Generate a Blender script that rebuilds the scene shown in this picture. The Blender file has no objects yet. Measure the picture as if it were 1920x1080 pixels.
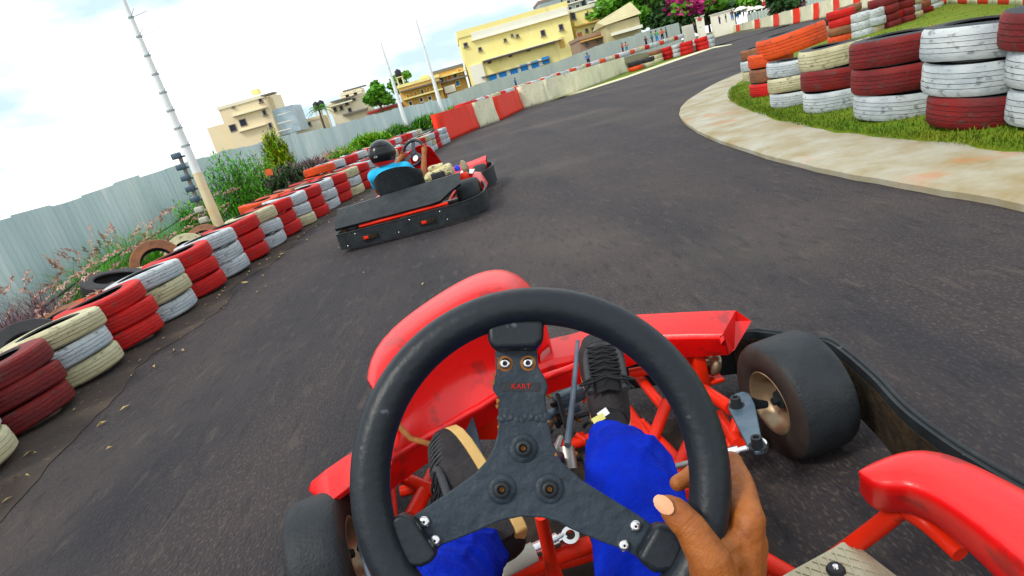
import bpy, bmesh, math, random
from mathutils import Vector, Matrix, noise
random.seed(7)
SC = bpy.context.scene
COL = SC.collection
V = Vector
PI = math.pi
R_ = math.radians
# ------------------------------------------------------------------ camera
CH = 1.1; FP = 1140.0
pit = math.atan(362/1140.0); rol = math.atan2(970, 3460)
R0 = V((1,0,0)); U0 = V((0,math.sin(pit),math.cos(pit))); FW = V((0,math.cos(pit),-math.sin(pit)))
RT = R0*math.cos(rol)-U0*math.sin(rol); UP = R0*math.sin(rol)+U0*math.cos(rol)
EYE = V((0,0,CH))
cd = bpy.data.cameras.new('camera'); cam = bpy.data.objects.new('camera', cd); COL.objects.link(cam)
cd.sensor_width = 36; cd.lens = 36*FP/1920; cd.clip_start = 0.02; cd.clip_end = 6000
M3 = Matrix((RT, UP, -FW)).transposed()
cam.matrix_world = Matrix.Translation(EYE) @ M3.to_4x4()
SC.camera = cam
def ray(x, y): return FW + RT*((x-960)/FP) - UP*((y-540)/FP)
def G(x, y, z=0.0):            # point of a horizontal plane
    d = ray(x,y); return EYE + d*((z-CH)/d.z)
def D(x, y, Y):                # point at a forward distance
    d = ray(x,y); return EYE + d*(Y/d.y)
def C(x, y, dep): return EYE + ray(x,y)*dep
def XP(x, y, X):
    d = ray(x,y); return EYE + d*(X/d.x)
# ------------------------------------------------------------------ world and sun (bright overcast)
SUN_EL = R_(48); SUN_AZ = R_(-125)
w = bpy.data.worlds.new('World'); SC.world = w; w.use_nodes = True
nt = w.node_tree; nt.nodes.clear()
def N(nt, t, **k):
    n = nt.nodes.new(t)
    for a, b in k.items(): setattr(n, a, b)
    return n
out = N(nt,'ShaderNodeOutputWorld'); bg = N(nt,'ShaderNodeBackground'); bg.inputs[1].default_value = 0.1
sky = N(nt,'ShaderNodeTexSky', sky_type='NISHITA'); sky.sun_disc = False; sky.sun_elevation = SUN_EL; sky.sun_rotation = SUN_AZ
tc = N(nt,'ShaderNodeTexCoord'); mp = N(nt,'ShaderNodeMapping'); mp.inputs['Scale'].default_value = (1,1,3)
nz = N(nt,'ShaderNodeTexNoise'); nz.inputs['Scale'].default_value = 1.6; nz.inputs['Detail'].default_value = 6
cr = N(nt,'ShaderNodeValToRGB'); cr.color_ramp.elements[0].position = .30; cr.color_ramp.elements[0].color = (.68,.68,.68,1)
cr.color_ramp.elements[1].position = .55; cr.color_ramp.elements[1].color = (1,1,1,1)
mx = N(nt,'ShaderNodeMixRGB'); 
nz2 = N(nt,'ShaderNodeTexNoise'); nz2.inputs['Scale'].default_value = 2.3; nz2.inputs['Detail'].default_value = 8
cr2 = N(nt,'ShaderNodeValToRGB'); cr2.color_ramp.elements[0].position = .41; cr2.color_ramp.elements[0].color = (.43,.56,.65,1)
cr2.color_ramp.elements[1].position = .54; cr2.color_ramp.elements[1].color = (1,1,1,1)
cm = N(nt,'ShaderNodeVectorMath', operation='SCALE'); cm.inputs[3].default_value = 11.0
L = nt.links.new
L(tc.outputs['Generated'], mp.inputs[0]); L(mp.outputs[0], nz.inputs['Vector']); L(nz.outputs[0], cr.inputs[0])
L(mp.outputs[0], nz2.inputs['Vector']); L(nz2.outputs[0], cr2.inputs[0]); L(cr2.outputs[0], cm.inputs[0]); L(cm.outputs[0], mx.inputs[2]); L(cr.outputs[0], mx.inputs[0]); L(sky.outputs[0], mx.inputs[1]); L(mx.outputs[0], bg.inputs[0]); L(bg.outputs[0], out.inputs[0])
sd = bpy.data.lights.new('sun','SUN'); sd.energy = 1.5; sd.angle = R_(11); sd.color = (1,.95,.86)
so = bpy.data.objects.new('sun', sd); COL.objects.link(so)
sv = V((math.sin(SUN_AZ)*math.cos(SUN_EL), math.cos(SUN_AZ)*math.cos(SUN_EL), math.sin(SUN_EL)))
so.rotation_euler = sv.to_track_quat('Z','Y').to_euler(); so.location = (0,0,30)
SC.view_settings.view_transform = 'Standard'; SC.view_settings.look = 'None'
SC.view_settings.exposure = 0.64; SC.view_settings.gamma = 1
SC.cycles.max_bounces = 6; SC.cycles.use_denoising = True

# ------------------------------------------------------------------ materials
MATS = {}
def mat(name, col, rough=.6, col2=None, scale=8, amt=.5, bump=0, bscale=40, metal=0, spec=.22, coat=0, stretch=None,
        col3=None, s3=30, a3=.3, thr=None):
    """noise mix of two real surface colours, optional sparse third colour (dirt, wear), optional bump"""
    m = bpy.data.materials.new(name); m.use_nodes = True; t = m.node_tree; b = t.nodes['Principled BSDF']
    b.inputs['Roughness'].default_value = rough; b.inputs['Metallic'].default_value = metal
    b.inputs['Specular IOR Level'].default_value = spec; b.inputs['Coat Weight'].default_value = coat
    b.inputs['Coat Roughness'].default_value = .15
    tc = N(t,'ShaderNodeTexCoord'); mp = N(t,'ShaderNodeMapping'); t.links.new(tc.outputs['Object'], mp.inputs[0])
    if stretch: mp.inputs['Scale'].default_value = stretch
    c1 = (*col,1)
    if col2 is None: col2 = tuple(c*.75 for c in col)
    n1 = N(t,'ShaderNodeTexNoise'); n1.inputs['Scale'].default_value = scale; n1.inputs['Detail'].default_value = 7
    n1.inputs['Roughness'].default_value = .65
    t.links.new(mp.outputs[0], n1.inputs['Vector'])
    r1 = N(t,'ShaderNodeValToRGB'); lo = .5-.22*(1.4-amt); r1.color_ramp.elements[0].position = max(0,lo); r1.color_ramp.elements[1].position = min(1,1-lo)
    r1.color_ramp.elements[0].color = c1; r1.color_ramp.elements[1].color = (*col2,1)
    t.links.new(n1.outputs[0], r1.inputs[0]); last = r1.outputs[0]
    if col3:
        n3 = N(t,'ShaderNodeTexNoise'); n3.inputs['Scale'].default_value = s3; n3.inputs['Detail'].default_value = 5
        t.links.new(mp.outputs[0], n3.inputs['Vector'])
        r3 = N(t,'ShaderNodeValToRGB'); q = thr or .58
        r3.color_ramp.elements[0].position = q; r3.color_ramp.elements[1].position = q+.08
        r3.color_ramp.elements[0].color = (0,0,0,1); r3.color_ramp.elements[1].color = (a3,a3,a3,1)
        t.links.new(n3.outputs[0], r3.inputs[0])
        m3 = N(t,'ShaderNodeMixRGB'); m3.inputs[2].default_value = (*col3,1)
        t.links.new(r3.outputs[0], m3.inputs[0]); t.links.new(last, m3.inputs[1]); last = m3.outputs[0]
    t.links.new(last, b.inputs['Base Color'])
    if bump:
        n2 = N(t,'ShaderNodeTexNoise'); n2.inputs['Scale'].default_value = bscale; n2.inputs['Detail'].default_value = 4
        t.links.new(mp.outputs[0], n2.inputs['Vector'])
        bp = N(t,'ShaderNodeBump'); bp.inputs['Strength'].default_value = bump; bp.inputs['Distance'].default_value = .01
        t.links.new(n2.outputs[0], bp.inputs['Height']); t.links.new(bp.outputs[0], b.inputs['Normal'])
    MATS[name] = m; return m
def asphalt():
    m=mat('asphalt',(.024,.021,.026),.85,(.048,.038,.037),scale=2.2,amt=.25,bump=1.0,bscale=110,col3=(.13,.10,.075),s3=125,a3=.45,thr=.55,stretch=(1,.40,1),spec=.3)
    t=m.node_tree; b=t.nodes['Principled BSDF']; src=b.inputs['Base Color'].links[0].from_socket
    tc=N(t,'ShaderNodeTexCoord')
    def layer(src,scale,st,lo,hi,col,fac,det=5):
        mp=N(t,'ShaderNodeMapping'); mp.inputs['Scale'].default_value=st; t.links.new(tc.outputs['Object'],mp.inputs[0])
        n=N(t,'ShaderNodeTexNoise'); n.inputs['Scale'].default_value=scale; n.inputs['Detail'].default_value=det; t.links.new(mp.outputs[0],n.inputs['Vector'])
        c=N(t,'ShaderNodeValToRGB'); c.color_ramp.elements[0].position=lo; c.color_ramp.elements[1].position=hi; c.color_ramp.elements[0].color=(0,0,0,1); c.color_ramp.elements[1].color=(fac,fac,fac,1)
        t.links.new(n.outputs[0],c.inputs[0]); x=N(t,'ShaderNodeMixRGB'); x.inputs[2].default_value=(*col,1); t.links.new(c.outputs[0],x.inputs[0]); t.links.new(src,x.inputs[1]); return x.outputs[0]
    src=layer(src,1.0,(1.4,.10,1),.46,.66,(.014,.015,.021),.6)      # rubber laid down along the track
    src=layer(src,.35,(1,1,1),.50,.68,(.095,.078,.066),.65,9)        # dusty worn patches
    src=layer(src,26,(1,.22,1),.54,.70,(.010,.011,.014),.5,3)       # dark aggregate streaks
    src=layer(src,19,(1,.22,1),.58,.70,(.10,.080,.064),.35,3)
    t.links.new(src,b.inputs['Base Color'])
asphalt()
mat('concrete',(.40,.40,.34),.9,(.26,.20,.09),scale=2.1,bump=.4,bscale=25,col3=(.48,.15,.04),s3=1.7,a3=.4,thr=.60)
mat('kerbline',(.68,.66,.45),.8,(.55,.5,.3),scale=4)
mat('earth',(.13,.10,.06),.95,(.08,.10,.04),scale=1.1,bump=.6,bscale=20)
mat('dirt',(.038,.032,.031),.95,(.075,.056,.042),scale=3,bump=.6,bscale=60,col3=(.4,.33,.2),s3=25,a3=.5,thr=.66)
mat('turf',(.060,.15,.003),.95,(.17,.19,.006),scale=1.6,bump=.8,bscale=30,col3=(.28,.14,.05),s3=2.2,a3=.5,thr=.66)
mat('rubber',(.018,.019,.022),.6,(.035,.034,.036),scale=9,bump=.3,bscale=60)
mat('slick',(.013,.016,.019),.52,(.026,.030,.034),scale=14,bump=.25,bscale=150)
mat('sidewall',(.045,.032,.026),.62,(.025,.02,.018),scale=20)
for nm, c, c2 in (('tyre_red',(.66,.010,.006),(.30,.008,.008)),('tyre_dark_red',(.24,.012,.010),(.07,.012,.014)),
    ('tyre_white',(.60,.64,.63),(.27,.32,.36)),('tyre_cream',(.60,.58,.38),(.32,.28,.15)),('tyre_orange',(.75,.09,.015),(.5,.05,.01)),
    ('tyre_brown',(.32,.12,.05),(.12,.06,.035))):
    mat(nm,c,.6,c2,scale=4.5,amt=.2,bump=.5,bscale=34,col3=(.07,.06,.05),s3=17,a3=.55,thr=.585,stretch=(1,1,1.6))
mat('wall_red',(.80,.030,.006),.6,(.62,.03,.012),scale=2,bump=.2,col3=(.25,.08,.05),s3=3,a3=.4,thr=.62)
mat('wall_white',(.72,.70,.50),.75,(.55,.54,.36),scale=2.2,bump=.3,col3=(.25,.2,.12),s3=3.5,a3=.5,thr=.62)
mat('galv',(.38,.52,.54),.42,(.62,.74,.73),scale=1.1,metal=.25,stretch=(1,1,.16),col3=(.68,.76,.74),s3=2.2,a3=.8,thr=.60)
mat('galv_far',(.42,.50,.46),.55,(.56,.62,.54),scale=.5,metal=.1,stretch=(1,1,.3))
mat('kart_red',(.80,.004,.003),.36,(.68,.003,.003),scale=3,amt=.2,spec=.5,coat=.10,col3=(.16,.012,.010),s3=14,a3=.55,thr=.57,bump=.10,bscale=60)
mat('tube_red',(.82,.020,.003),.36,(.62,.025,.006),scale=12,amt=.3,col3=(.10,.04,.02),s3=25,a3=.6,thr=.64)
mat('black_plastic',(.012,.015,.018),.45,(.028,.034,.037),scale=10,bump=.2,col3=(.25,.24,.20),s3=45,a3=.4,thr=.67)
mat('grip',(.006,.009,.013),.42,(.011,.015,.021),scale=6,bump=.10,bscale=110,spec=.3,col3=(.13,.14,.16),s3=70,a3=.5,thr=.70)
mat('plate',(.016,.024,.034),.50,(.030,.042,.055),scale=12,bump=.7,bscale=38,col3=(.20,.07,.03),s3=16,a3=.75,thr=.66)
mat('rust',(.15,.045,.015),.85,(.30,.13,.03),scale=60)
mat('chrome',(.75,.74,.72),.22,(.6,.6,.6),metal=1)
mat('steel',(.35,.34,.33),.4,(.22,.2,.18),metal=.8,scale=20)
mat('steel_blue',(.06,.10,.14),.42,(.12,.17,.21),metal=.4,scale=20)
mat('rim_gold',(.42,.32,.20),.35,(.28,.20,.12),metal=.7,scale=10)
mat('diamond',(.46,.44,.33),.42,(.33,.28,.17),metal=.5,scale=12,col3=(.3,.14,.05),s3=14,a3=.5,thr=.62)
mat('floor_dark',(.018,.016,.015),.8,(.045,.033,.022),scale=14,bump=.6)
mat('mud',(.008,.007,.006),.95,(.055,.034,.014),scale=22,bump=.8,bscale=50)
mat('denim',(.001,.022,.46),.95,(.001,.008,.20),spec=.08,scale=7,bump=.45,bscale=230,col3=(.010,.05,.52),s3=22,a3=.18,thr=.54)
mat('denim_thread',(.002,.012,.16),.9); mat('skin',(.36,.115,.020),.5,(.22,.058,.010),scale=26,bump=.16,bscale=420,col3=(.16,.04,.010),s3=60,a3=.25,thr=.56,spec=.35)
mat('nail',(.66,.36,.20),.35,(.60,.30,.16))
mat('shoe',(.014,.012,.014),.8,(.034,.030,.030),scale=20,bump=.4,bscale=120)
mat('lace',(.010,.010,.012),.7); mat('shoe_trim',(.05,.052,.055),.8,(.03,.03,.034),scale=40,bump=.3,bscale=200); mat('sole',(.62,.42,.15),.7,(.5,.3,.1)); mat('label_white',(.85,.85,.80),.6); mat('label_yellow',(.75,.70,.20),.6)
mat('plastic_white',(.55,.55,.45),.4,(.45,.45,.38))
mat('shirt_blue',(.02,.48,.80),.8,(.015,.38,.68)); mat('helmet',(.006,.007,.009),.30,(.010,.011,.013),coat=.25)
mat('visor',(.012,.012,.014),.1); mat('red_band',(.8,.02,.01),.4); mat('tank',(.70,.62,.32),.5,(.45,.40,.22),scale=14,col3=(.06,.05,.04),s3=18,a3=.8,thr=.55)
mat('pole_paint',(.80,.82,.82),.5,(.70,.74,.74)); mat('pole_ochre',(.66,.50,.24),.6,(.74,.66,.46),scale=4)
mat('leaf',(.045,.22,.010),.6,(.10,.26,.02),scale=1.5); mat('leaf_bright',(.030,.24,.003),.7,(.11,.36,.006),scale=3)
mat('leaf_yellow',(.42,.42,.008),.7,(.22,.36,.008),scale=3); mat('leaf_dark',(.02,.06,.02),.65,(.04,.10,.02),scale=.6)
mat('leaf_tree',(.07,.26,.015),.6,(.16,.38,.03),scale=.25); mat('leaf_pink',(.55,.04,.22),.6,(.38,.02,.16),scale=.4)
mat('lawn',(.045,.15,.004),.8,(.17,.19,.012),scale=1.4); mat('plume',(.42,.24,.20),.9,(.50,.34,.26),scale=3); mat('dry_stem',(.20,.11,.13),.9,(.12,.07,.08),scale=3); mat('bark',(.12,.09,.06),.9)
mat('b_cream',(.80,.68,.45),.8,(.74,.61,.40),scale=.2); mat('b_pale',(.82,.76,.58),.8,(.74,.68,.5),scale=.2)
mat('b_yellow',(.90,.80,.34),.8,(.84,.72,.26),scale=.3,col3=(.6,.5,.25),s3=.5,a3=.4,thr=.6,stretch=(1,1,.3)); mat('b_white',(.85,.83,.72),.8,(.78,.76,.62),scale=.2)
mat('b_ochre',(.70,.44,.12),.8,(.60,.36,.10),scale=.3); mat('b_grey',(.40,.46,.46),.8,(.30,.36,.38),scale=.3)
mat('b_orange',(.75,.25,.08),.8); mat('b_blue',(.03,.28,.72),.7,(.02,.22,.62)); mat('glass_dark',(.03,.03,.05),.2); mat('glass_blue',(.35,.48,.55),.25,(.5,.6,.62),scale=.6)
mat('bay_panel',(.55,.62,.66),.4,(.35,.50,.60),scale=.5); mat('shade_grey',(.22,.20,.18),.8); mat('roof_brown',(.36,.24,.17),.85,(.28,.2,.15),scale=.5); mat('shed',(.55,.48,.27),.7,(.40,.36,.2),scale=.4)
mat('cloth_blue',(.03,.25,.65),.8); mat('cloth_navy',(.02,.02,.10),.8); mat('cloth_red',(.55,.04,.05),.8); mat('cloth_green',(.03,.42,.14),.8)
mat('cloth_orange',(.80,.16,.05),.8); mat('cloth_teal',(.03,.30,.34),.8); mat('cloth_black',(.03,.03,.04),.8); mat('dead_leaf',(.48,.36,.14),.8,(.3,.2,.08))
mat('blue_cap',(.02,.05,.7),.4)

# tyre tread paint: dark line wear follows grooves because the groove faces carry rubber
# ------------------------------------------------------------------ mesh builder
class MB:
    def __init__(s): s.v=[]; s.f=[]; s.m=[]; s.sm=[]; s.ang=R_(62)
    def add(s, vs, fs, mi=0, smooth=False):
        o=len(s.v); s.v+= [tuple(a) for a in vs]
        for f in fs: s.f.append(tuple(i+o for i in f)); s.m.append(mi); s.sm.append(smooth)
    def box(s, c, d, rot=None, mi=0, bev=0):
        hx,hy,hz=[a/2 for a in d]
        if bev>0:
            b=min(bev,hx*.9,hy*.9,hz*.9); vs=[]
            bm=bmesh.new(); bmesh.ops.create_cube(bm,size=1)
            for v in bm.verts: v.co=V((v.co.x*d[0],v.co.y*d[1],v.co.z*d[2]))
            bmesh.ops.bevel(bm,geom=list(bm.edges),offset=b,segments=2,affect='EDGES',profile=.5)
            vs=[v.co.copy() for v in bm.verts]; fs=[[v.index for v in f.verts] for f in bm.faces]; bm.free()
        else:
            vs=[V((x*hx,y*hy,z*hz)) for x in(-1,1) for y in(-1,1) for z in(-1,1)]
            fs=[(0,1,3,2),(4,6,7,5),(0,4,5,1),(2,3,7,6),(0,2,6,4),(1,5,7,3)]
        if rot is not None: vs=[rot@v for v in vs]
        c=V(c); s.add([v+c for v in vs],fs,mi)
    def tube(s, pts, r, n=12, mi=0, cap=True, smooth=True, closed=False):
        pts=[V(p) for p in pts]; k=len(pts)
        rs=r if isinstance(r,(list,tuple)) else [r]*k
        vs=[]; prev=None
        for i,p in enumerate(pts):
            if closed: t=pts[(i+1)%k]-pts[i-1]
            else: t=pts[min(i+1,k-1)]-pts[max(i-1,0)]
            t.normalize()
            if prev is None:
                a=V((0,0,1)) if abs(t.z)<.9 else V((1,0,0)); u=t.cross(a).normalized()
            else: u=(prev-t*prev.dot(t)).normalized()
            prev=u; v2=t.cross(u)
            for j in range(n):
                a=2*PI*j/n; vs.append(p+(u*math.cos(a)+v2*math.sin(a))*rs[i])
        fs=[]
        m=k if closed else k-1
        for i in range(m):
            for j in range(n):
                a=i*n+j;b=i*n+(j+1)%n;c=((i+1)%k)*n+(j+1)%n;d=((i+1)%k)*n+j; fs.append((a,b,c,d))
        if cap and not closed: fs.append(tuple(range(n))[::-1]); fs.append(tuple((k-1)*n+j for j in range(n)))
        s.add(vs,fs,mi,smooth)
    def lathe(s, prof, n=32, M=None, mis=None, closed=False, smooth=True):
        """profile (radius, height) about Z"""
        M=M or Matrix.Identity(4); k=len(prof); vs=[]
        for (r,h) in prof:
            for j in range(n):
                a=2*PI*j/n; vs.append(M@V((r*math.cos(a),r*math.sin(a),h)))
        o=len(s.v); s.v+=[tuple(v) for v in vs]
        for i in range(k if closed else k-1):
            for j in range(n):
                i2=(i+1)%k
                s.f.append((o+i*n+j,o+i*n+(j+1)%n,o+i2*n+(j+1)%n,o+i2*n+j)); s.m.append(mis[i] if mis else 0); s.sm.append(smooth)
    def prism(s, poly, z0, z1, M=None, mi=0):
        M=M or Matrix.Identity(4); n=len(poly)
        vs=[M@V((x,y,z0)) for x,y in poly]+[M@V((x,y,z1)) for x,y in poly]
        fs=[tuple(range(n))[::-1],tuple(range(n,2*n))]+[(i,(i+1)%n,n+(i+1)%n,n+i) for i in range(n)]
        s.add(vs,fs,mi)
    def grid(s, rows, thick=0, mi=0, smooth=True, mi_back=None):
        """rows of points -> sheet, given real thickness along its normals"""
        rows=[[V(p) for p in r] for r in rows]; nr=len(rows); nc=len(rows[0])
        nrm=[]
        for i in range(nr):
            for j in range(nc):
                a=rows[min(i+1,nr-1)][j]-rows[max(i-1,0)][j]; b=rows[i][min(j+1,nc-1)]-rows[i][max(j-1,0)][:] if False else rows[i][min(j+1,nc-1)]-rows[i][max(j-1,0)]
                q=a.cross(b); nrm.append(q.normalized() if q.length>1e-9 else V((0,0,1)))
        top=[rows[i][j] for i in range(nr) for j in range(nc)]
        fs=[(i*nc+j,i*nc+j+1,(i+1)*nc+j+1,(i+1)*nc+j) for i in range(nr-1) for j in range(nc-1)]
        if not thick: s.add(top,fs,mi,smooth); return
        bot=[p-n_*thick for p,n_ in zip(top,nrm)]; o=len(top)
        s.add(top,[],mi)
        base=len(s.v)-o; s.v+=[tuple(p) for p in bot]
        def put(f,mm,sm): s.f.append(tuple(base+i for i in f)); s.m.append(mm); s.sm.append(sm)
        for f in fs: put(f,mi,smooth); put(tuple(o+i for i in f[::-1]),mi if mi_back is None else mi_back,smooth)
        for j in range(nc-1):
            put((j+1,j,o+j,o+j+1),mi,False); a=(nr-1)*nc; put((a+j,a+j+1,o+a+j+1,o+a+j),mi,False)
        for i in range(nr-1):
            put((i*nc,(i+1)*nc,o+(i+1)*nc,o+i*nc),mi,False); e=nc-1; put(((i+1)*nc+e,i*nc+e,o+i*nc+e,o+(i+1)*nc+e),mi,False)
    def mesh(s, name, mats):
        me=bpy.data.meshes.new(name); me.from_pydata(s.v,[],s.f)
        for m in (mats if isinstance(mats,(list,tuple)) else [mats]): me.materials.append(MATS[m])
        me.polygons.foreach_set('material_index',s.m); me.polygons.foreach_set('use_smooth',s.sm); me.update(); me.set_sharp_from_angle(angle=s.ang)
        return me
    def build(s, name, mats, parent=None, fix=True):
        me=s.mesh(name,mats)
        if fix:
            bm=bmesh.new(); bm.from_mesh(me); bmesh.ops.recalc_face_normals(bm,faces=bm.faces); bm.to_mesh(me); bm.free()
        o=bpy.data.objects.new(name,me); COL.objects.link(o)
        if parent is not None:
            o.parent=parent; o.matrix_parent_inverse=parent.matrix_world.inverted() if parent.type!='EMPTY' or True else Matrix()
        return o
def link(name, me, parent=None, loc=(0,0,0), rot=(0,0,0)):
    o=bpy.data.objects.new(name,me); COL.objects.link(o); o.location=loc; o.rotation_euler=rot
    if parent is not None: o.parent=parent
    return o
def tag(o, label=None, cat=None, group=None, kind=None):
    if label: o['label']=label
    if cat: o['category']=cat
    if group: o['group']=group
    if kind: o['kind']=kind
    return o
def thing(name, label, cat, loc=(0,0,0), rz=0, group=None):
    o=bpy.data.objects.new(name,None); COL.objects.link(o); o.empty_display_size=.1
    o.matrix_world=Matrix.Translation(loc)@Matrix.Rotation(rz,4,'Z')
    o.location=loc; o.rotation_euler=(0,0,rz)
    return tag(o,label,cat,group)
def tloc(o): return Matrix.Translation(o.location)@Matrix.Rotation(o.rotation_euler.z,4,'Z')
def part(mb, name, mats, parent, local=True):
    """mesh data given in parent-local space"""
    me=mb.mesh(name,mats); bm=bmesh.new(); bm.from_mesh(me); bmesh.ops.recalc_face_normals(bm,faces=bm.faces); bm.to_mesh(me); bm.free()
    o=bpy.data.objects.new(name,me); COL.objects.link(o); o.parent=parent; return o
def structure(mb, name, mats): return tag(mb.build(name,mats),kind='structure')
def soften(o, levels=1, bevel=0):
    if bevel:
        b=o.modifiers.new('b','BEVEL'); b.width=bevel; b.segments=2; b.limit_method='ANGLE'
    if levels:
        s=o.modifiers.new('s','SUBSURF'); s.levels=levels; s.render_levels=levels
    return o
def fuse(o, voxel, smooth=5, fac=.5):
    r=o.modifiers.new('r','REMESH'); r.mode='VOXEL'; r.voxel_size=voxel; r.use_smooth_shade=True
    s=o.modifiers.new('s','SMOOTH'); s.iterations=smooth; s.factor=fac
    bpy.context.view_layer.update(); dg=bpy.context.evaluated_depsgraph_get()
    me=bpy.data.meshes.new_from_object(o.evaluated_get(dg)); mats=list(o.data.materials)
    o.modifiers.clear(); old=o.data; o.data=me
    me.materials.clear()
    for m in mats: me.materials.append(m)
    me.polygons.foreach_set('material_index',[0]*len(me.polygons))
    me.polygons.foreach_set('use_smooth',[True]*len(me.polygons))
    return o
def reshape(me, fn):
    nv=len(me.vertices); co=[0.0]*(nv*3); no=[0.0]*(nv*3); me.vertices.foreach_get('co',co); me.vertices.foreach_get('normal',no)
    for i in range(nv):
        p=V(co[i*3:i*3+3]); q=fn(p,V(no[i*3:i*3+3])); co[i*3:i*3+3]=q[:]
    me.vertices.foreach_set('co',co); me.update()
def smooth_path(pts, n=6):
    """Catmull-Rom"""
    pts=[V(p) for p in pts]; o=[]
    for i in range(len(pts)-1):
        a=pts[max(i-1,0)];b=pts[i];c=pts[i+1];d=pts[min(i+2,len(pts)-1)]
        for k in range(n):
            t=k/n; o.append(.5*((2*b)+(c-a)*t+(2*a-5*b+4*c-d)*t*t+(3*b-a-3*c+d)*t**3))
    o.append(pts[-1]); return o
ORD=['first','second','third','fourth','fifth','sixth','seventh','eighth','ninth','tenth','eleventh','twelfth','thirteenth','fourteenth','fifteenth',
 'sixteenth','seventeenth','eighteenth','nineteenth','twentieth']
ORD+=['twenty-'+x for x in ORD[:9]]+['thirtieth']+['thirty-'+x for x in ORD[:9]]+['fortieth']+['forty-'+x for x in ORD[:9]]
# ------------------------------------------------------------------ ground
WALL=[(-3.0,-6),(-2.50,0),(-2.64,2.75),(-2.73,3.4),(-2.8,4.5),(-2.76,6),(-2.68,7.5),(-2.6,9),(-2.42,10.6),(-2.15,12.1),(-1.84,13.6),(-1.32,15.9),(-.79,19.1),(-.60,20.2)]
g=lambda x,y,z=0: G(x,y,z)
BAR=[g(848,265),g(901,239),g(938,226),g(983,204),g(1027,191),g(1085,172),g(1130,152),g(1175,136)]
BAR=[(p.x,p.y) for p in BAR]
LEFT=WALL+BAR[1:]+[(q.x,q.y) for q in (g(1250,103),g(1336,76),g(1348,67.5),g(1387,60),g(1425,54),g(1460,50),g(1490,46),g(1540,36),g(1600,23))]+[(24,22),(60,20)]
def leftdist(x,y):
    best=1e9; sg=1
    for i in range(len(LEFT)-1):
        ax,ay=LEFT[i]; bx,by=LEFT[i+1]; dx,dy=bx-ax,by-ay; t=max(0,min(1,((x-ax)*dx+(y-ay)*dy)/(dx*dx+dy*dy)))
        px,py=ax+dx*t,ay+dy*t; d=math.hypot(x-px,y-py)
        if d<best: best=d; sg=1 if (dx*(y-py)-dy*(x-px))>0 else -1
    return best*sg
def sm(a,b,x):
    t=max(0,min(1,(x-a)/(b-a))); return t*t*(3-2*t)
def tz(x,y):
    s=leftdist(x,y)
    tgt=-.7+.7*sm(10,32,y)+1.0*sm(30,70,y)
    if x>12: tgt=max(tgt,.1)
    return -.03+ (tgt+.03)*sm(.9,5.5 if y<30 else 14,s)
mb=MB()
xs=[-1500,-500,-200,-90,-50,-35,-25,-20,-16]+[-14+.5*i for i in range(31)]+[2,4,7,10,14,18,22,27,32,40,50,65,90,130,200,500,1500]
ys=[-300,-60,-20]+[-10+i*.8 for i in range(60)]+[40,44,48,52,56,60,65,70,76,84,95,110,140,200,400,900,2500]
mb.grid([[V((x,y,tz(x,y)+(.02*noise.noise(V((x*.7,y*.7,0))) if leftdist(x,y)>1 else 0))) for x in xs] for y in ys])
structure(mb,'ground','earth')
# asphalt, one sheet
FARB=[g(1350,66),g(1387,59),g(1425,53),g(1460,49),g(1490,45),g(1540,35),g(1600,22),g(1660,9),g(1760,4),g(1850,6),g(1925,11)]
mb=MB()
poly=[(x-.35,y) for x,y in WALL]+[(x,y-.0) for x,y in BAR[1:5]]+[(g(1175,143).x,g(1175,143).y),(g(1336,87).x,g(1336,87).y),(g(1365,83).x,g(1365,83).y)]
tipx,tipy=poly[-1]
poly+=[(tipx-2,tipy+6),(FARB[0].x,FARB[0].y)]+[(p.x,p.y) for p in FARB[1:8]]+[(60,30),(60,-10)]
import mathutils.geometry as mg
def sheet(poly,z,name,m,kind='structure'):
    pts=[V((x,y,z)) for x,y in poly]; tr=mg.tessellate_polygon([pts]); mb=MB(); mb.add(pts,[tuple(t) for t in tr])
    o=mb.build(name,m); 
    if o.data.polygons[0].normal.z<0: o.data.flip_normals()
    return tag(o,kind=kind)
sheet(poly,.0,'track_asphalt','asphalt')
# dirt strip under the left wall
wp_=smooth_path([(x,y,0) for x,y in WALL],24); a=[(p.x-.9,p.y) for p in wp_[::6]]; b=[(p.x+.22+.16*noise.noise(p*1.3)+.07*noise.noise(p*6),p.y) for p in wp_]
sheet(a+b[::-1],.004,'dirt_verge','dirt')
# grass strip and pale edge line along the left straight
E1=[g(1027,192),g(1085,171.5),g(1175,143),g(1260,113),g(1336,88),g(1372,83)]
E2=[g(1020,194),g(1085,175),g(1175,146.5),g(1260,117),g(1336,91),g(1372,84)]
sheet([(p.x,p.y) for p in E1]+[(p.x,p.y) for p in E2[::-1]],.010,'edge_line','kerbline')
tips=[g(1336,78),g(1250,100),g(1175,131),g(1085,168)]
sheet([(p.x,p.y) for p in E1[:-1]]+[(p.x,p.y) for p in tips],.006,'verge_grass_left','turf')
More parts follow.
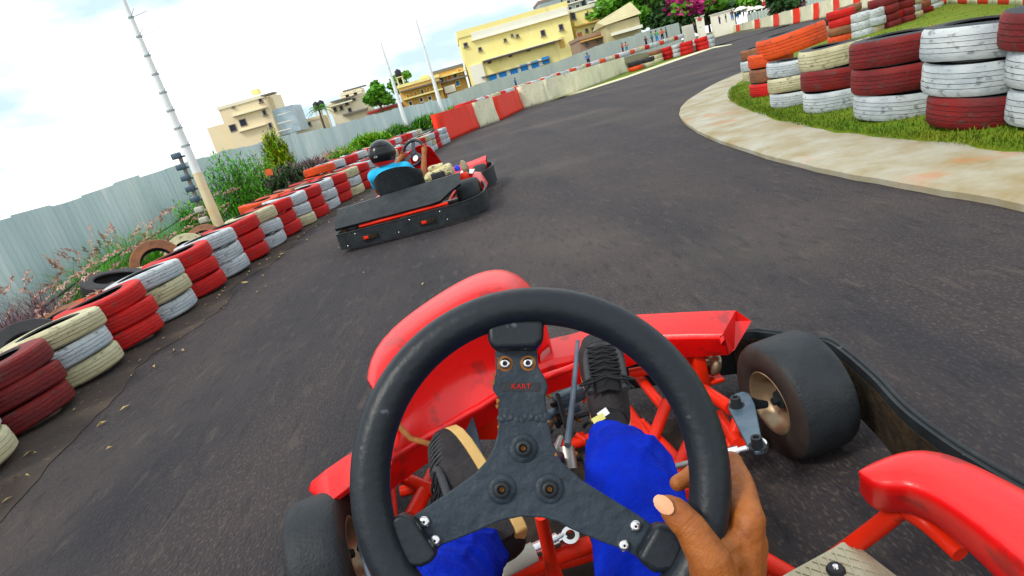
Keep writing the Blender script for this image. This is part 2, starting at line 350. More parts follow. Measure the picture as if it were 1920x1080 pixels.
# island: concrete apron with a real edge, turf inside
OUTR=[(2.30,-6),(2.30,-4),(2.30,-2),(2.30,0),(2.30,1.4),(2.30,2.5),(2.29,3.3),(2.3,4.4),(2.47,6.0),(2.7,7.44),(3.18,9.4),(3.75,10.9),(4.36,11.98),(5.5,13.6),(6.89,14.95),(9.0,17.2),(12,19.6),(18,23.5),(30,29)]
INR=[(2.97,-6),(2.97,-4),(2.97,-2),(2.97,0),(2.97,1.4),(2.97,2.5),(2.98,3.4),(3.04,4.7),(3.2,6.0),(3.42,6.99),(3.75,8.3),(4.16,9.6),(4.9,11.2),(5.8,12.6),(7.3,14.5),(9.2,16.5),(12.2,19),(18,22.7),(30,28)]
o_=smooth_path([(x,y,0) for x,y in OUTR],5); i_=smooth_path([(x,y,0) for x,y in INR],5)
mb=MB()
jag=lambda p,a=.02: V((p.x+a*noise.noise(p*3.1),p.y+a*noise.noise(p*2.7+V((9,0,0))),0))
oo=[jag(p) for p in o_]
mb.grid([[V((p.x,p.y,-.01)) for p in oo],[V((p.x,p.y,.035)) for p in oo],[V((p.x+.03,p.y-.01,.05)) for p in oo],[V((p.x,p.y,.055)) for p in i_]],smooth=False)
structure(mb,'concrete_apron','concrete')
mb=MB()
lo=[V((p.x+.1*noise.noise(p*2.3)+.03,p.y,.074)) for p in i_]
rows=[[V((p.x-.16,p.y+.10,.045)) for p in lo],[V((p.x-.04,p.y+.03,.062)) for p in lo],lo]
for k in range(1,9):
    f=k/8; rows.append([V((p.x*(1-f)+44*f,p.y+(-3*f),.074+.04*sm(0,.1,f)+.03*noise.noise(V((p.x+f*40,p.y,1))))) for p in lo])
mb.grid(rows); structure(mb,'island_grass','turf')
# dead leaves and grit strewn by the left wall (uncountable litter)
mb=MB()
for i in range(110):
    y=random.uniform(2.4,16); 
    x=-2.75
    for j in range(len(WALL)-1):
        if WALL[j][1]<=y<=WALL[j+1][1]: x=WALL[j][0]+(WALL[j+1][0]-WALL[j][0])*(y-WALL[j][1])/(WALL[j+1][1]-WALL[j][1])
    x+=abs(random.gauss(0,.22))+.02 if random.random()<.8 else random.uniform(0,2.2)
    s_=random.uniform(.012,.035); a=random.uniform(0,PI)
    dx,dy=math.cos(a)*s_,math.sin(a)*s_; z=.012
    mb.add([(x-dx,y-dy,z),(x+dy*.4,y-dx*.4,z+random.uniform(.004,.015)),(x+dx,y+dy,z+.003),(x-dy*.4,y+dx*.4,z+random.uniform(.002,.012))],[(0,1,2,3)])
tag(mb.build('leaf_litter','dead_leaf'),'dry yellow leaves scattered at the foot of the left tyre wall','leaf litter',kind='stuff')
# short grass standing on the island rim and verge
def blades(mb,x,y,z,h,n,spread,lean=.4,wd=.004):
    for _ in range(n):
        a=random.uniform(0,2*PI); r=spread*math.sqrt(random.random()); px,py=x+r*math.cos(a),y+r*math.sin(a)
        hh=h*random.uniform(.5,1.15); b=random.uniform(0,2*PI); lx,ly=math.cos(b)*lean*hh,math.sin(b)*lean*hh
        wx,wy=math.cos(b+1.57)*wd,math.sin(b+1.57)*wd
        mb.add([(px-wx,py-wy,z),(px+wx,py+wy,z),(px+lx*.35+wx*.7,py+ly*.35+wy*.7,z+hh*.6),(px+lx*.35-wx*.7,py+ly*.35-wy*.7,z+hh*.6),(px+lx,py+ly,z+hh*(1-.3*lean))],[(0,1,2,3),(3,2,4)])
mb=MB()
for i in range(9000):
    t=random.random()**.9*(len(i_)*.66); k=int(t); p=i_[k].lerp(i_[k+1],t-k); tn=(i_[k+1]-i_[k]).normalized(); q_=random.random()**2.2*1.3-.06
    blades(mb,p.x+tn.y*q_+.01,p.y-tn.x*q_,.07,random.uniform(.02,.045),4,.07)
for i in range(2600):
    bx,by=random.uniform(4,16),random.uniform(3,19); ix=max([q.x for q in i_ if abs(q.y-by)<.8] or [9])
    if bx>ix+.35: blades(mb,bx,by,.1,random.uniform(.025,.05),3,.15,wd=.008)
tag(mb.build('grass','lawn',fix=False),'short green grass growing on the infield island','grass',kind='stuff')

# ------------------------------------------------------------------ tyres
def tyre_mesh(name, R, W, ri, mats, grooves=3, n=40, bare_side=False, seed=0, gr=.0016, gd=.006, gmi=1):
    """axis Z, base at z=0; slot 0 paint, slot 1 rubber, slot 2 side"""
    rnd=random.Random(seed); h=W
    prof=[(ri,.012),(ri+.01,0.0),(R*.80,.003),(R*.95,.035*W),(R*.992,.13*W)]; mi=[1,2,2,0]
    z0,z1=.13*W,.87*W; seg=(z1-z0)/(grooves+1)
    for k in range(grooves):
        zc=z0+seg*(k+1); gw=.0035
        rr=R-.004
        gw=gr; prof+=[(R+.0015*math.sin(k*2.2),zc-gw),(R-gd,zc-gw*.6),(R-gd,zc+gw*.6),(R,zc+gw)]; mi+=[0,gmi,1,gmi]
    prof+=[(R*.992,.87*W),(R*.95,W*.965),(R*.80,W-.003),(ri+.01,W),(ri,W-.012),(R*.80,W-.03),(R*.88,W*.5),(R*.80,.03)]
    mi+=[0,0,2,2,1,1,1,1]
    mi=mi[:len(prof)]
    while len(mi)<len(prof): mi.append(1)
    mb=MB(); mb.ang=R_(34); mb.lathe(prof,n,mis=mi,closed=True)
    for i,v in enumerate(mb.v):
        x,y,z=v; r=math.hypot(x,y); a=math.atan2(y,x); q=1+.012*math.sin(2*a+seed)+.006*math.sin(3*a+seed*2)
        mb.v[i]=(x*q,y*q,z+.006*math.sin(2*a+seed*1.7))
    return mb.mesh(name,mats)
TM={}
def tm(col,kind,var):
    key=(col,kind,var)
    if key not in TM:
        p={'red':'tyre_red','dark red':'tyre_dark_red','white':'tyre_white','cream':'tyre_cream','orange':'tyre_orange','brown':'tyre_brown','black':'rubber'}[col]
        if kind=='left': TM[key]=tyre_mesh('tyre',.32,.155,.19,[p,'rubber',p],3,36,seed=var,gr=.0020,gd=.004,gmi=0)
        elif kind=='right': TM[key]=tyre_mesh('tyre',.325,.208,.20,[p,'rubber','rubber'],4,48,seed=var)
        else: TM[key]=tyre_mesh('tyre',.31,.19,.19,[p,'rubber',p],1,18,seed=var)
    return TM[key]
def tyre(col,kind,loc,label,group,rot=None,sc=1,jit=.012):
    o=bpy.data.objects.new('painted_tyre' if col!='black' else 'old_tyre',tm(col,kind,random.randrange(3))); COL.objects.link(o)
    o.location=(loc[0]+random.uniform(-jit,jit),loc[1]+random.uniform(-jit,jit),loc[2])
    o.rotation_euler=rot if rot else (random.uniform(-.012,.012),random.uniform(-.012,.012),random.uniform(0,6.28))
    o.scale=(sc,sc,sc); return tag(o,label,'tyre',group)
LV3=['bottom','middle','top']; LV4=['bottom','second','third','top']
# left wall
path=[V((x-.32,y,0)) for x,y in WALL[1:]]
def walk(path,step,start=0):
    acc=-start; o=[]; 
    for i in range(len(path)-1):
        a,b=path[i],path[i+1]; Ld=(b-a).length; d=(b-a).normalized(); s=-acc if acc<0 else 0
        pos=step-acc if acc>0 else -acc
        while pos<=Ld: o.append((a+d*pos,d)); pos+=step
        acc=Ld-(pos-step)
    return o
cols=[]; pos=walk(path,.645,1.545)
seq=['red','dark red','red','white','dark red','cream','red','white','red','white','red','white','red','white','red','white','red','cream','red','white','red','white','red','white','white','red','white','white','red','white','white']
for i,(p,d) in enumerate(pos):
    c=seq[(i+1)%len(seq)]
    for k in range(3):
        cc=c
        if c=='white' and (i+k)%5==2: cc='cream'
        if c=='cream' and k==1: cc='white'
        hz_=.86+.18*sm(3,8,p.y)
        tt=tyre(cc,'left',(p.x,p.y,.005+k*.157*hz_),f'{cc} tyre, {LV3[k]} of the {ORD[i]} stack from the camera along the left wall','tyres of the left wall',rot=(random.uniform(-.02,.02),-.11+.05*sm(4,9,p.y) if i<12 else random.uniform(-.02,.02),random.uniform(-.3,.3)),jit=.014); tt.scale.z=hz_
# second row behind it
path2=[V((x-1.0,y,0)) for x,y in WALL if y>=9]
seq2=['orange','orange','brown','red','orange','white','red','white','red','cream','red','white','red','red','white','cream','white']
for i,(p,d) in enumerate(walk(path2,.66,.9)):
    n_=3 if i<4 else 4
    for k in range(n_):
        c=seq2[i%len(seq2)]
        if k<n_-2: c='brown'
        lv=(LV3 if n_==3 else LV4)[k]
        tyre(c,'left',(p.x,p.y,-.01+k*.172),f'{c} tyre, {lv} of the {ORD[i]} stack in the row behind the left wall','tyres behind the left wall',jit=.03)
# loose tyres thrown behind the wall
loose=[(292,482,'brown',(1.25,.15,.5),'brown tyre leaning upright in the grass behind the left wall',.9),
 (350,468,'cream',(1.15,0,.3),'cream ringed tyre standing up beside the leaning brown one',.9),
 (385,446,'brown',(1.0,.1,.1),'brown tyre behind the cream ringed one near the foot of the pole',.85),
 (210,528,'black',(.15,.2,.3),'grey unpainted tyre lying flat in the tall grass',.95),
 (162,583,'orange',(.2,.1,.3),'orange tyre lying on its side under the pink plumed grass',.95),
 (110,610,'brown',(.3,-.1,.3),'brown tyre tilted just below the lying orange one',.95),
 (55,655,'black',(.9,.3,.3),'black worn tyre standing in shade at the near left edge',1.0),
 (250,522,'cream',(.1,.1,0),'cream tyre lying just behind the wall below the brown leaning one',.95)]
for (px,py,c,r,lb,s_) in loose:
    p=XP(px,py,-3.95); tyre(c,'left',(p.x,p.y,max(p.z-.1,.0)),lb,'loose tyres behind the left wall',rot=r,sc=s_)
# mound of earth carrying them is part of the terrain; a few more bury the gaps
for k,(px,py) in enumerate([(20,700),(140,640),(230,560),(330,500),(420,440),(30,690)][:5]):
    p=XP(px,py,-3.9); tyre('black','left',(p.x,p.y,.0+.02*k),['black tyre lying flat behind the nearest white stack','black tyre lying behind the second red stack','black tyre lying between the wall and the grey flat tyre','black tyre lying under the cream ringed tyre','black tyre lying at the foot of the ringed light pole'][k],'loose tyres behind the left wall',rot=(.05,.1,k))
# right island stacks
RS=[((1492,200),['white','cream','white'],0,.82),((1573,208),['white','dark red','cream'],0,.98),((1688,226),['white','dark red','dark red'],0,1.02),
    ((1842,244),['dark red','white','white'],0,1.04)]
names=['leftmost and smallest','second','third','fourth']
for i,((px,py),cs,_,s_) in enumerate(RS):
    b=G(px,py,.07); d=V((b.x,b.y,0)).normalized(); c=b+d*.32*s_
    for k in range(3):
        tilt=(random.uniform(-.02,.02),random.uniform(-.02,.02),random.uniform(0,6))
        lean=[.05,.07,.11,.12][i]+(.05 if k==2 and i in (1,2) else 0)*(-1)
        tilt=tuple((Matrix.Rotation(lean+random.uniform(-.02,.02),3,V((d.x,d.y,0)))@Matrix.Rotation(random.uniform(0,6),3,'Z')).to_euler())
        tyre(cs[k],'right',(c.x,c.y,.065+k*.210*s_),f'{cs[k]} grooved tyre, {LV3[k]} of the {names[i]} big stack on the right island','tyres of the right island stacks',rot=tilt,sc=s_,jit=.02)
extra=[((2015,246),['white','white','dark red'],1.06,'stack cut by the right picture edge'),((1453,178),['red','brown','orange'],.92,'stack behind the leftmost big one'),((1425,150),['cream','white','brown'],.9,'small stack at the far tip of the island row')]
for (px,py),cs,s_,w_ in extra:
    b=G(px,py,.07); d=V((b.x,b.y,0)).normalized(); c=b+d*.32*s_
    for k in range(3):
        tyre(cs[k],'right',(c.x,c.y,.065+k*.210*s_),f'{cs[k]} grooved tyre, {LV3[k]} of the {w_}','tyres of the right island stacks',rot=tuple((Matrix.Rotation(.12 if px>1900 else .03,3,V((d.x,d.y,0)))@Matrix.Rotation(random.uniform(0,6),3,'Z')).to_euler()),sc=s_,jit=.02)
# the big orange truck tyre resting tilted on the tip stack
p=D(1486,78,8.6); tyre('orange','right',(p.x,p.y,p.z-.13),'large bright orange tyre lying tilted on top of the leftmost island stacks','tyres of the right island stacks',rot=(-.03,-.05,0),sc=1.35)
# stacks at the back of the island
back=[(1580,78,['orange','brown','red'],4),(1612,70,['white','white','white'],3),(1634,64,['cream','white','white'],3),(1660,56,['dark red','dark red','dark red'],4),
 (1675,50,['dark red','red','dark red'],4),(1690,46,['dark red','dark red','dark red'],4),(1705,38,['cream','white','cream'],4),(1722,30,['dark red','brown','dark red'],4),(1745,20,['white','white','white'],4),
 (1595,62,['brown','brown','brown'],4),(1540,76,['white','cream','black'],3)]
for i,(px,py,cs,n_) in enumerate(back):
    b=G(px,py,.06)
    for k in range(n_):
        c=cs[min(k,2)]
        tyre(c,'left' if False else 'far',(b.x,b.y,.05+k*.185),f'{c} tyre, {(LV3 if n_==3 else LV4)[k]} of the {ORD[i]} stack from left at the island back','tyres at the back of the island',jit=.03,sc=1.0 if n_==4 else 1.0)
# stacks at the end of the left straight
for i,(px,py,cs) in enumerate([(1192,133,['orange','black','brown']),(1215,126,['cream','black','red']),(1232,118,['cream','cream','brown']),(1252,112,['red','red','red']),(1270,107,['white','white','white']),(1290,102,['red','red','red']),(1306,97,['white','white','white']),(1318,94,['red','red','red']),(1330,90,['white','white','white'])]):
    b=G(px,py,0); n_=3 if i>1 else 2
    for k in range(n_):
        s_=1.55; tyre(cs[k],'far',(b.x,b.y,.02+k*.19*s_),f'{cs[k]} tyre, {LV3[k]} of the {ORD[i]} stack past the long pale barrier','tyres at the end of the left straight',sc=s_,jit=.04)
# low rows of the farther track, seen over the barrier
for i in range(44):
    f=i/43; px=872+(1270-872)*f; py=212+(76-212)*f-3*math.sin(f*3.1); Y=30+58*f**1.1
    p=D(px,py,Y); c=['red','white','white','orange','white','cream'][i%6]
    tyre(c,'far',(p.x,p.y,p.z+.10),f'{c} tyre, {ORD[i]} from left in the low far row over the pale barrier','tyres of the far row over the barrier',sc=1.9+1.0*f,jit=.15)

# ------------------------------------------------------------------ concrete barriers
def block(A,B,h,m,label,grp,th=.32,name='barrier_block'):
    d=(B-A); Ld=d.length; d.normalize(); nrm=V((-d.y,d.x,0))
    a=math.atan2(d.y,d.x); o=thing_mesh(name,A,a)
    mb=MB(); prof=[(0,0),(0,.12),(.06,h*.5),(.07,h),(th-.07,h),(th-.06,h*.5),(th,.12),(th,0)]
    n=6; rows=[]
    for k in range(n+1):
        x=Ld*k/n; rows.append([V((x,yy+.006*noise.noise(V((x*3+A.x,yy*5,zz*4))),zz)) for yy,zz in prof+[prof[0]]])
    mb.grid(rows,smooth=False)
    for k in (0,n): 
        vs=rows[k][:-1]; mb.add(vs,[tuple(range(len(vs)))])
    me=mb.mesh(name,m); bm=bmesh.new(); bm.from_mesh(me); bmesh.ops.remove_doubles(bm,verts=bm.verts,dist=.0005); bmesh.ops.recalc_face_normals(bm,faces=bm.faces); bm.to_mesh(me); bm.free()
    o=bpy.data.objects.new(name,me); COL.objects.link(o); o.location=A; o.rotation_euler=(0,0,a)
    return tag(o,label,'barrier',grp)
def thing_mesh(*a): return None
bp=[(836,268),(901,239),(938,226.5),(983,204),(1030,190),(1080,173.5),(1130,154),(1177,135)]
bc=['wall_red','wall_white','wall_red']+['wall_white']*4
bl=['bright red barrier block nearest, next to the left tyre wall','narrow pale stepped barrier block between the two red ones','bright red barrier block farther along the straight','stained pale barrier block just after the second red one',
 'pale barrier block with cracks midway along the straight','pale barrier block with a grey patch','last pale barrier block before the black and red tyres']
for i in range(7):
    A=G(*bp[i]); B=G(*bp[i+1]); gap=(B-A).normalized()*.03
    block(A,B-gap,.95 if i<3 else 1.05,bc[i],bl[i],'barrier blocks of the left straight')
# far barrier, alternating narrow red and wide white
fb=[(1340,68),(1350,66),(1358,64.5),(1372,62),(1380,60.5),(1387,59),(1415,54.5),(1425,53),(1450,50.5),(1461,49),(1487,45.5),(1500,42.5),(1525,38),(1536,35.5),(1562,30),(1574,28),(1600,22),(1612,19),(1640,13)]
fbk=[G(*q) for q in fb]
for i in range(len(fb)-1):
    red=i%2==0; A,B=fbk[i],fbk[i+1]
    block(A,B,1.05,'wall_red' if red else 'wall_white',f'{ORD[i]} block from the left of the far curved barrier, painted {"red" if red else "white"}','blocks of the far curved barrier',name='barrier_block')
# barrier behind the island turf, top right
tb=[(1712,10),(1733,9),(1750,8),(1775,8),(1795,8.5),(1813,8.5),(1832,9),(1852,9),(1870,9.5),(1892,10),(1917,11),(1940,12),(1965,14)]
for i in range(len(tb)-1):
    A,B=G(*tb[i],.1),G(*tb[i+1],.1); red=i%2==0
    block(A,B,.8,'wall_red' if red else 'wall_white',f'{ORD[i]} block from the left behind the island lawn, painted {"red" if red else "white"}','blocks behind the island lawn')
# ------------------------------------------------------------------ corrugated fences
def fence(pts,H,label,name='corrugated_fence',pitch=.16,amp=.018,m='galv',grp=None,post_every=2.4,drop=0):
    """pts: points along the top edge"""
    root=thing(name,label,'fence',(pts[0].x,pts[0].y,pts[0].z-H),group=grp); T=tloc(root).inverted()
    mb=MB(); pb=[]; s=0; rows=[[],[]]
    for i in range(len(pts)-1):
        A,B=pts[i],pts[i+1]; Ld=(V((B.x,B.y,0))-V((A.x,A.y,0))).length; n=max(2,int(Ld/(pitch/4)))
        d=(B-A)/Ld; nr=V((-(B-A).y,(B-A).x,0)).normalized()
        for k in range(n+(i==len(pts)-2)):
            q=A.lerp(B,k/n); t=s+Ld*k/n; off=amp*(1 if int(t/(pitch/2))%2 else -1)
            sheet_i=int(t/1.05); up=.02*math.sin(sheet_i*2.3)+.015*math.sin(sheet_i*5.1); ln=.02*math.sin(sheet_i*3.7)
            rows[0].append(q+nr*(off+ln)+V((0,0,up))); rows[1].append(q+nr*(off)-V((0,0,H-up)))
        s+=Ld
    mb.grid([[T@p for p in rows[0]],[T@p for p in rows[1]]],thick=.004,smooth=False)
    part(mb,'corrugated_sheet',m,root)
    s=0; acc=0
    for i in range(len(pts)-1):
        A,B=pts[i],pts[i+1]; Ld=(B-A).length; nr=V((-(B-A).y,(B-A).x,0)).normalized(); k=0
        n=int(Ld/post_every)
        for k in range(n):
            q=A.lerp(B,(k+.5)/max(n,1))+nr*(.07); pm=MB(); pm.box(T@(q-V((0,0,H/2+.02))),(.06,.06,H),bev=.006); part(pm,'post','steel',root)
    return root
f1=[V((-9.5,-9,1.2)),V((-8.4,2,1.3)),D(-90,433,6.6),D(0,410,7.6),D(120,378,9.4),D(240,338,11.6),D(360,300,14.5),D(450,277,18),D(556,249,23)]
fence(f1,2.2,'grey green corrugated metal fence behind the tall grass at the left')
f2=[D(556,252,24),D(650,230,28),D(700,214,31),D(752,202,34),D(845,182,44)]
fence(f2,2.2,'paler corrugated metal fence continuing past the yellow plant toward the light poles',post_every=3)
f3=[D(838,178,58),D(930,148,66),D(1040,117,76),D(1130,82,86),D(1190,66,95)]
fence(f3,3.2,'long grey metal fence in front of the big yellow building','corrugated_fence',pitch=.5,amp=.04,m='galv_far',post_every=6)
f4=[D(1190,64,95),D(1273,42,104)]
fence(f4,3.4,'taller grey metal fence section ending beside the pink flowering tree','corrugated_fence',pitch=.5,amp=.04,m='galv_far',post_every=6)
f5=[D(1277,50,106),D(1300,44,108)]
fence(f5,2.8,'short whitish fence piece just right of the tall grey section','corrugated_fence',pitch=.5,amp=.04,m='b_white',post_every=6)
f6=[D(1400,26,100),D(1440,16,100),D(1490,2,100),D(1560,-20,100)]
fence(f6,2.6,'pale fence far behind the curved red and white barrier','corrugated_fence',pitch=.5,amp=.04,m='galv_far',post_every=6)
# ------------------------------------------------------------------ light poles
def pole(base,top,r0,r1,label,rings,ladder=False):
    B=V(base); Hh=(V(top)-B).length
    root=thing('light_pole',label,'pole',B,group='ringed light poles'); up=V((0,0,1))
    mb=MB(); mb.tube([(0,0,-.3),(0,0,Hh*.25)],[r0,r0+(r1-r0)*.25],20); part(mb,'lower_shaft','pole_ochre' if ladder else 'pole_paint',root)
    mb=MB(); mb.tube([(0,0,Hh*.25),(0,0,Hh)],[r0+(r1-r0)*.25-.002,r1],20); part(mb,'upper_shaft','pole_paint',root)
    for k in range(rings):
        z=Hh*(.36+.62*k/rings); r=r0+(r1-r0)*z/Hh
        mb=MB(); mb.lathe([(r+.001,-.015),(r+.007,-.012),(r+.007,.012),(r+.001,.015)],20,Matrix.Translation((0,0,z)))
        mb.tube([(r,0,0+z),(r+.20,.02,z+.03)],.004,6); mb.tube([(r*.7,-r*.7,z+.01),(r+.12,-.16,z+.06)],.004,6)
        part(mb,'climbing_ring','pole_paint' if not ladder else 'b_grey',root)
    if ladder:
        mb=MB(); mb.tube([(-r0-.08,-.02,.1),(-r0-.05,-.02,Hh*.32)],.03,8); part(mb,'cable_duct','shade_grey',root)
        for k in range(7):
            z=.25+k*(Hh*.31)/7; mb=MB(); mb.box((-r0-.09,-.03,z),(.13,.1,.09),bev=.015); mb.box((-r0-.02,-.02,z-.03),(.12,.04,.03)); part(mb,'junction_box','steel_blue' if k>1 else 'plastic_white',root)
    return root
b1=XP(415,432,-4.15); 
dd=b1.y
t1=D(240,-60,dd)
pole((b1.x,b1.y,b1.z-.02),(b1.x,b1.y,b1.z+ (t1-b1).length),.085,.022,'nearest tall light pole with ochre base and grey junction boxes in the tall grass',9,True)
b2=D(764,242,33); t2=D(712,80,33); pole(b2,(b2.x,b2.y,t2.z),.13,.04,'middle slim white light pole standing past the other kart',7)
b3=D(831,214,40); t3=D(778,35,40); pole(b3,(b3.x,b3.y,t3.z),.14,.04,'right slim white light pole in front of the ochre houses',7)

# ------------------------------------------------------------------ buildings
class Facade:
    def __init__(s,label,a,b,top,Y,depth,m,roofm='b_white',name='building',base_drop=3,Y2=None,parapet=.5,cat='building'):
        s.A=D(a[0],a[1],Y); s.B=D(b[0],b[1],Y2 or Y); s.B.z=s.A.z
        tp=D(top[0],top[1],Y); s.h=tp.z-s.A.z; s.dep=depth; s.base=-base_drop
        d=V((s.B.x-s.A.x,s.B.y-s.A.y,0)); s.L=d.length; s.dir=d.normalized(); s.rz=math.atan2(d.y,d.x); s.nr=V((-s.dir.y,s.dir.x,0))
        s.o=thing(name,label,cat,(s.A.x,s.A.y,s.A.z),s.rz); s.Ti=tloc(s.o).inverted(); s.Y=Y
        mb=MB(); mb.box((s.L/2,depth/2,(s.h+s.base)/2),(s.L,depth,s.h-s.base)); s.wall=part(mb,'wall',m,s.o)
        if parapet:
            mb=MB(); t=.25
            for c,dm in (((s.L/2,-.05,s.h+parapet/2),(s.L+.3,t,parapet)),((s.L/2,depth,s.h+parapet/2),(s.L+.3,t,parapet)),((-.02,depth/2,s.h+parapet/2),(t,depth-.3,parapet)),((s.L+.02,depth/2,s.h+parapet/2),(t,depth-.3,parapet))): mb.box(c,dm)
            part(mb,'parapet',roofm,s.o)
    def loc(s,px,py):
        d=ray(px,py); t=((s.A-EYE).dot(s.nr))/d.dot(s.nr); return s.Ti@(EYE+d*t)
    def win(s,px,py,wp,hp,m='glass_dark',frame='shade_grey',name='window',sill=True):
        k=s.Y/FP; p=s.loc(px,py); w_,h_=wp*k,hp*k
        f=MB(); t=.12*max(1,w_*.3)
        for c,dm in (((p.x-w_/2,-.04,p.z),(t,.14,h_+t)),((p.x+w_/2,-.04,p.z),(t,.14,h_+t)),((p.x,-.045,p.z+h_/2),(w_-t,.13,t)),((p.x,-.045,p.z-h_/2),(w_-t,.13,t))): f.box(c,dm)
        if sill: f.box((p.x,-.16,p.z-h_/2-t),(w_+t*3,.34,t*.8))
        o=part(f,name,frame,s.o); g_=MB(); g_.box((p.x,-.005,p.z),(w_-t*.9,.03,h_-t*.9)); q=part(g_,'pane',m,o); return o
    def band(s,p0,p1,th,m,out=.3,name='ledge'):
        a=s.loc(*p0); b=s.loc(*p1); k=s.Y/FP; z=(a.z+b.z)/2; mb=MB(); mb.box(((a.x+b.x)/2,-out/2-.004,z),(abs(b.x-a.x),out,th*k)); return part(mb,name,m,s.o)
    def blockon(s,p0,p1,m,dep,y0=-.0,name='annex'):
        """box with its front on the facade plane between two corner pixels"""
        a=s.loc(*p0); b=s.loc(*p1); mb=MB(); x0,x1=sorted((a.x,b.x)); z0,z1=sorted((a.z,b.z))
        mb.box(((x0+x1)/2,y0+dep/2,(z0+z1)/2),(x1-x0,dep,z1-z0)); return part(mb,name,m,s.o)
# cream house
h=Facade('pale cream house of stepped storeys with two dark square openings, standing alone at left',(436,272),(522,248),(434,200),110,9,'b_cream','b_pale')
h.blockon((466,252),(503,176),'b_cream',6,1.5,'stair_tower')
h.blockon((408,300),(437,226),'b_cream',7,.8,'side_wing')
h.win(437,240,11,11,sill=False); h.win(456,230,11,11,sill=False); h.win(488,187,5,8); h.win(496,211,5,8); h.win(507,235,5,8); h.win(436,198,3,5)
h.band((449,249),(499,231),1.6,'b_pale',.6); h.band((438,222),(500,197),1.8,'b_pale',.7); h.band((497,180),(520,174),2.2,'shade_grey',2.5,'canopy')
h.blockon((521,256),(545,196),'bay_panel',6,1.0,'glass_stair_bay')
for px,py in ((534,212),(539,228),(543,243)): h.band((522,py+4),(546,py-3),1.4,'b_white',.4,'floor_band')
h.blockon((462,178),(470,166),'b_yellow',2,3,'roof_hatch')
# low cream blocks
h=Facade('low cream flat roofed building between the cream house and the palm',(548,246),(602,232),(549,236),120,8,'b_pale','b_cream'); h.win(565,236,5,5); h.win(580,232,5,5); h.blockon((560,236),(575,226),'b_cream',4,2,'roof_room')
h=Facade('pale apartment house with layered balconies behind the small palm',(628,230),(692,212),(620,196),125,10,'b_pale','b_white')
h.blockon((616,214),(670,180),'b_pale',7,1,'upper_storeys'); h.blockon((640,196),(672,164),'b_cream',5,2,'top_storey')
for i,(x,y) in enumerate([(620,200),(622,192),(640,180),(645,172)]): h.band((x,y),(x+42,y-12),2,'shade_grey' if i%2 else 'b_white',1.4,'balcony')
for x,y in ((650,193),(663,184),(652,182),(666,174),(628,205),(640,202),(656,206)): h.win(x,y,5,6,'glass_dark','shade_grey')
h.band((645,216),(690,203),3,'shade_grey',1.0,'awning')
h=Facade('long low reddish tiled roof building right of the pale apartment house',(692,226),(752,206),(690,214),115,8,'b_cream','roof_brown'); h.band((692,213),(750,196),3,'cloth_red',1.5,'tiled_eave')
# ochre row
h=Facade('ochre and yellow row of two storey houses behind the light poles',(756,196),(830,172),(750,165),118,9,'b_ochre','b_yellow')
for x,y in ((765,181),(779,176),(792,172),(803,169),(815,165)): h.win(x,y,5,8,'b_orange' if x%2 else 'glass_dark','b_yellow')
for x,y in ((770,194),(790,187),(806,184),(820,178)): h.win(x,y,6,7,'glass_dark','b_white')
h.band((752,174),(828,150),2.2,'shade_grey',1.6,'balcony'); h.band((757,188),(830,166),2.4,'b_yellow',1.4,'balcony'); h.blockon((788,158),(801,138),'b_yellow',3,3,'roof_tank_room')
h=Facade('taller orange ochre house with open balconies, left of the big yellow building',(824,178),(878,162),(818,138),122,10,'b_ochre','shade_grey')
for x,y,mm in ((828,150,'glass_dark'),(843,146,'b_orange'),(853,141,'glass_dark'),(862,134,'b_orange'),(835,166,'glass_dark'),(858,156,'b_blue')): h.win(x,y,7,9,mm,'b_yellow')
h.band((816,150),(874,130),1.8,'b_yellow',1.3,'balcony'); h.band((822,158),(880,140),2.4,'shade_grey',1.6,'balcony'); h.blockon((836,176),(852,158),'b_white',2,-1.5,'porch')
# big yellow building
h=Facade('big pale yellow building with a blue and white striped base',(885,163),(1084,108),(868,70),120,16,'b_yellow','b_yellow',parapet=1.2)
h.band((884,69),(1064,20),13,'b_white',.22,'white_terrace_band'); h.band((884,76.5),(1064,27.5),1.5,'b_pale',.5)
for x,y,a_,b_ in ((900,92,5,5),(947,75,4,4),(970,67,4,4),(1018,62,7,9),(1052,51,7,9),(873,84,6,6),(960,66,3,3)): h.win(x,y,a_,b_)
h.band((905,118),(1040,78),2.4,'shade_grey',1.2); h.band((905,116),(1052,72),1.6,'b_pale',1.5)
for x,y in ((918,117),(957,105),(991,94),(1017,84)): h.win(x,y,6,3,'glass_dark','shade_grey',sill=False)
h.win(1053,80,8,16,'b_ochre','b_ochre',sill=False)
h.blockon((889,160),(904,118),'b_white',3,-.3,'stair_porch')
h.band((903,147),(1030,108),1.4,'shade_grey',1.0,'lower_canopy')
for i,(x,y) in enumerate([(925,145),(943,138),(964,132),(983,125),(1003,119),(1023,111)]):
    q=h.blockon((x-6,y+10),(x+5,y-6),'b_blue',.5,-.5,'blue_panel'); 
for i,(x,y) in enumerate([(934,142),(953,135),(974,128),(993,122),(1013,115)]): h.blockon((x-4,y+10),(x+4,y-6),'b_white',.5,-.45,'white_panel')
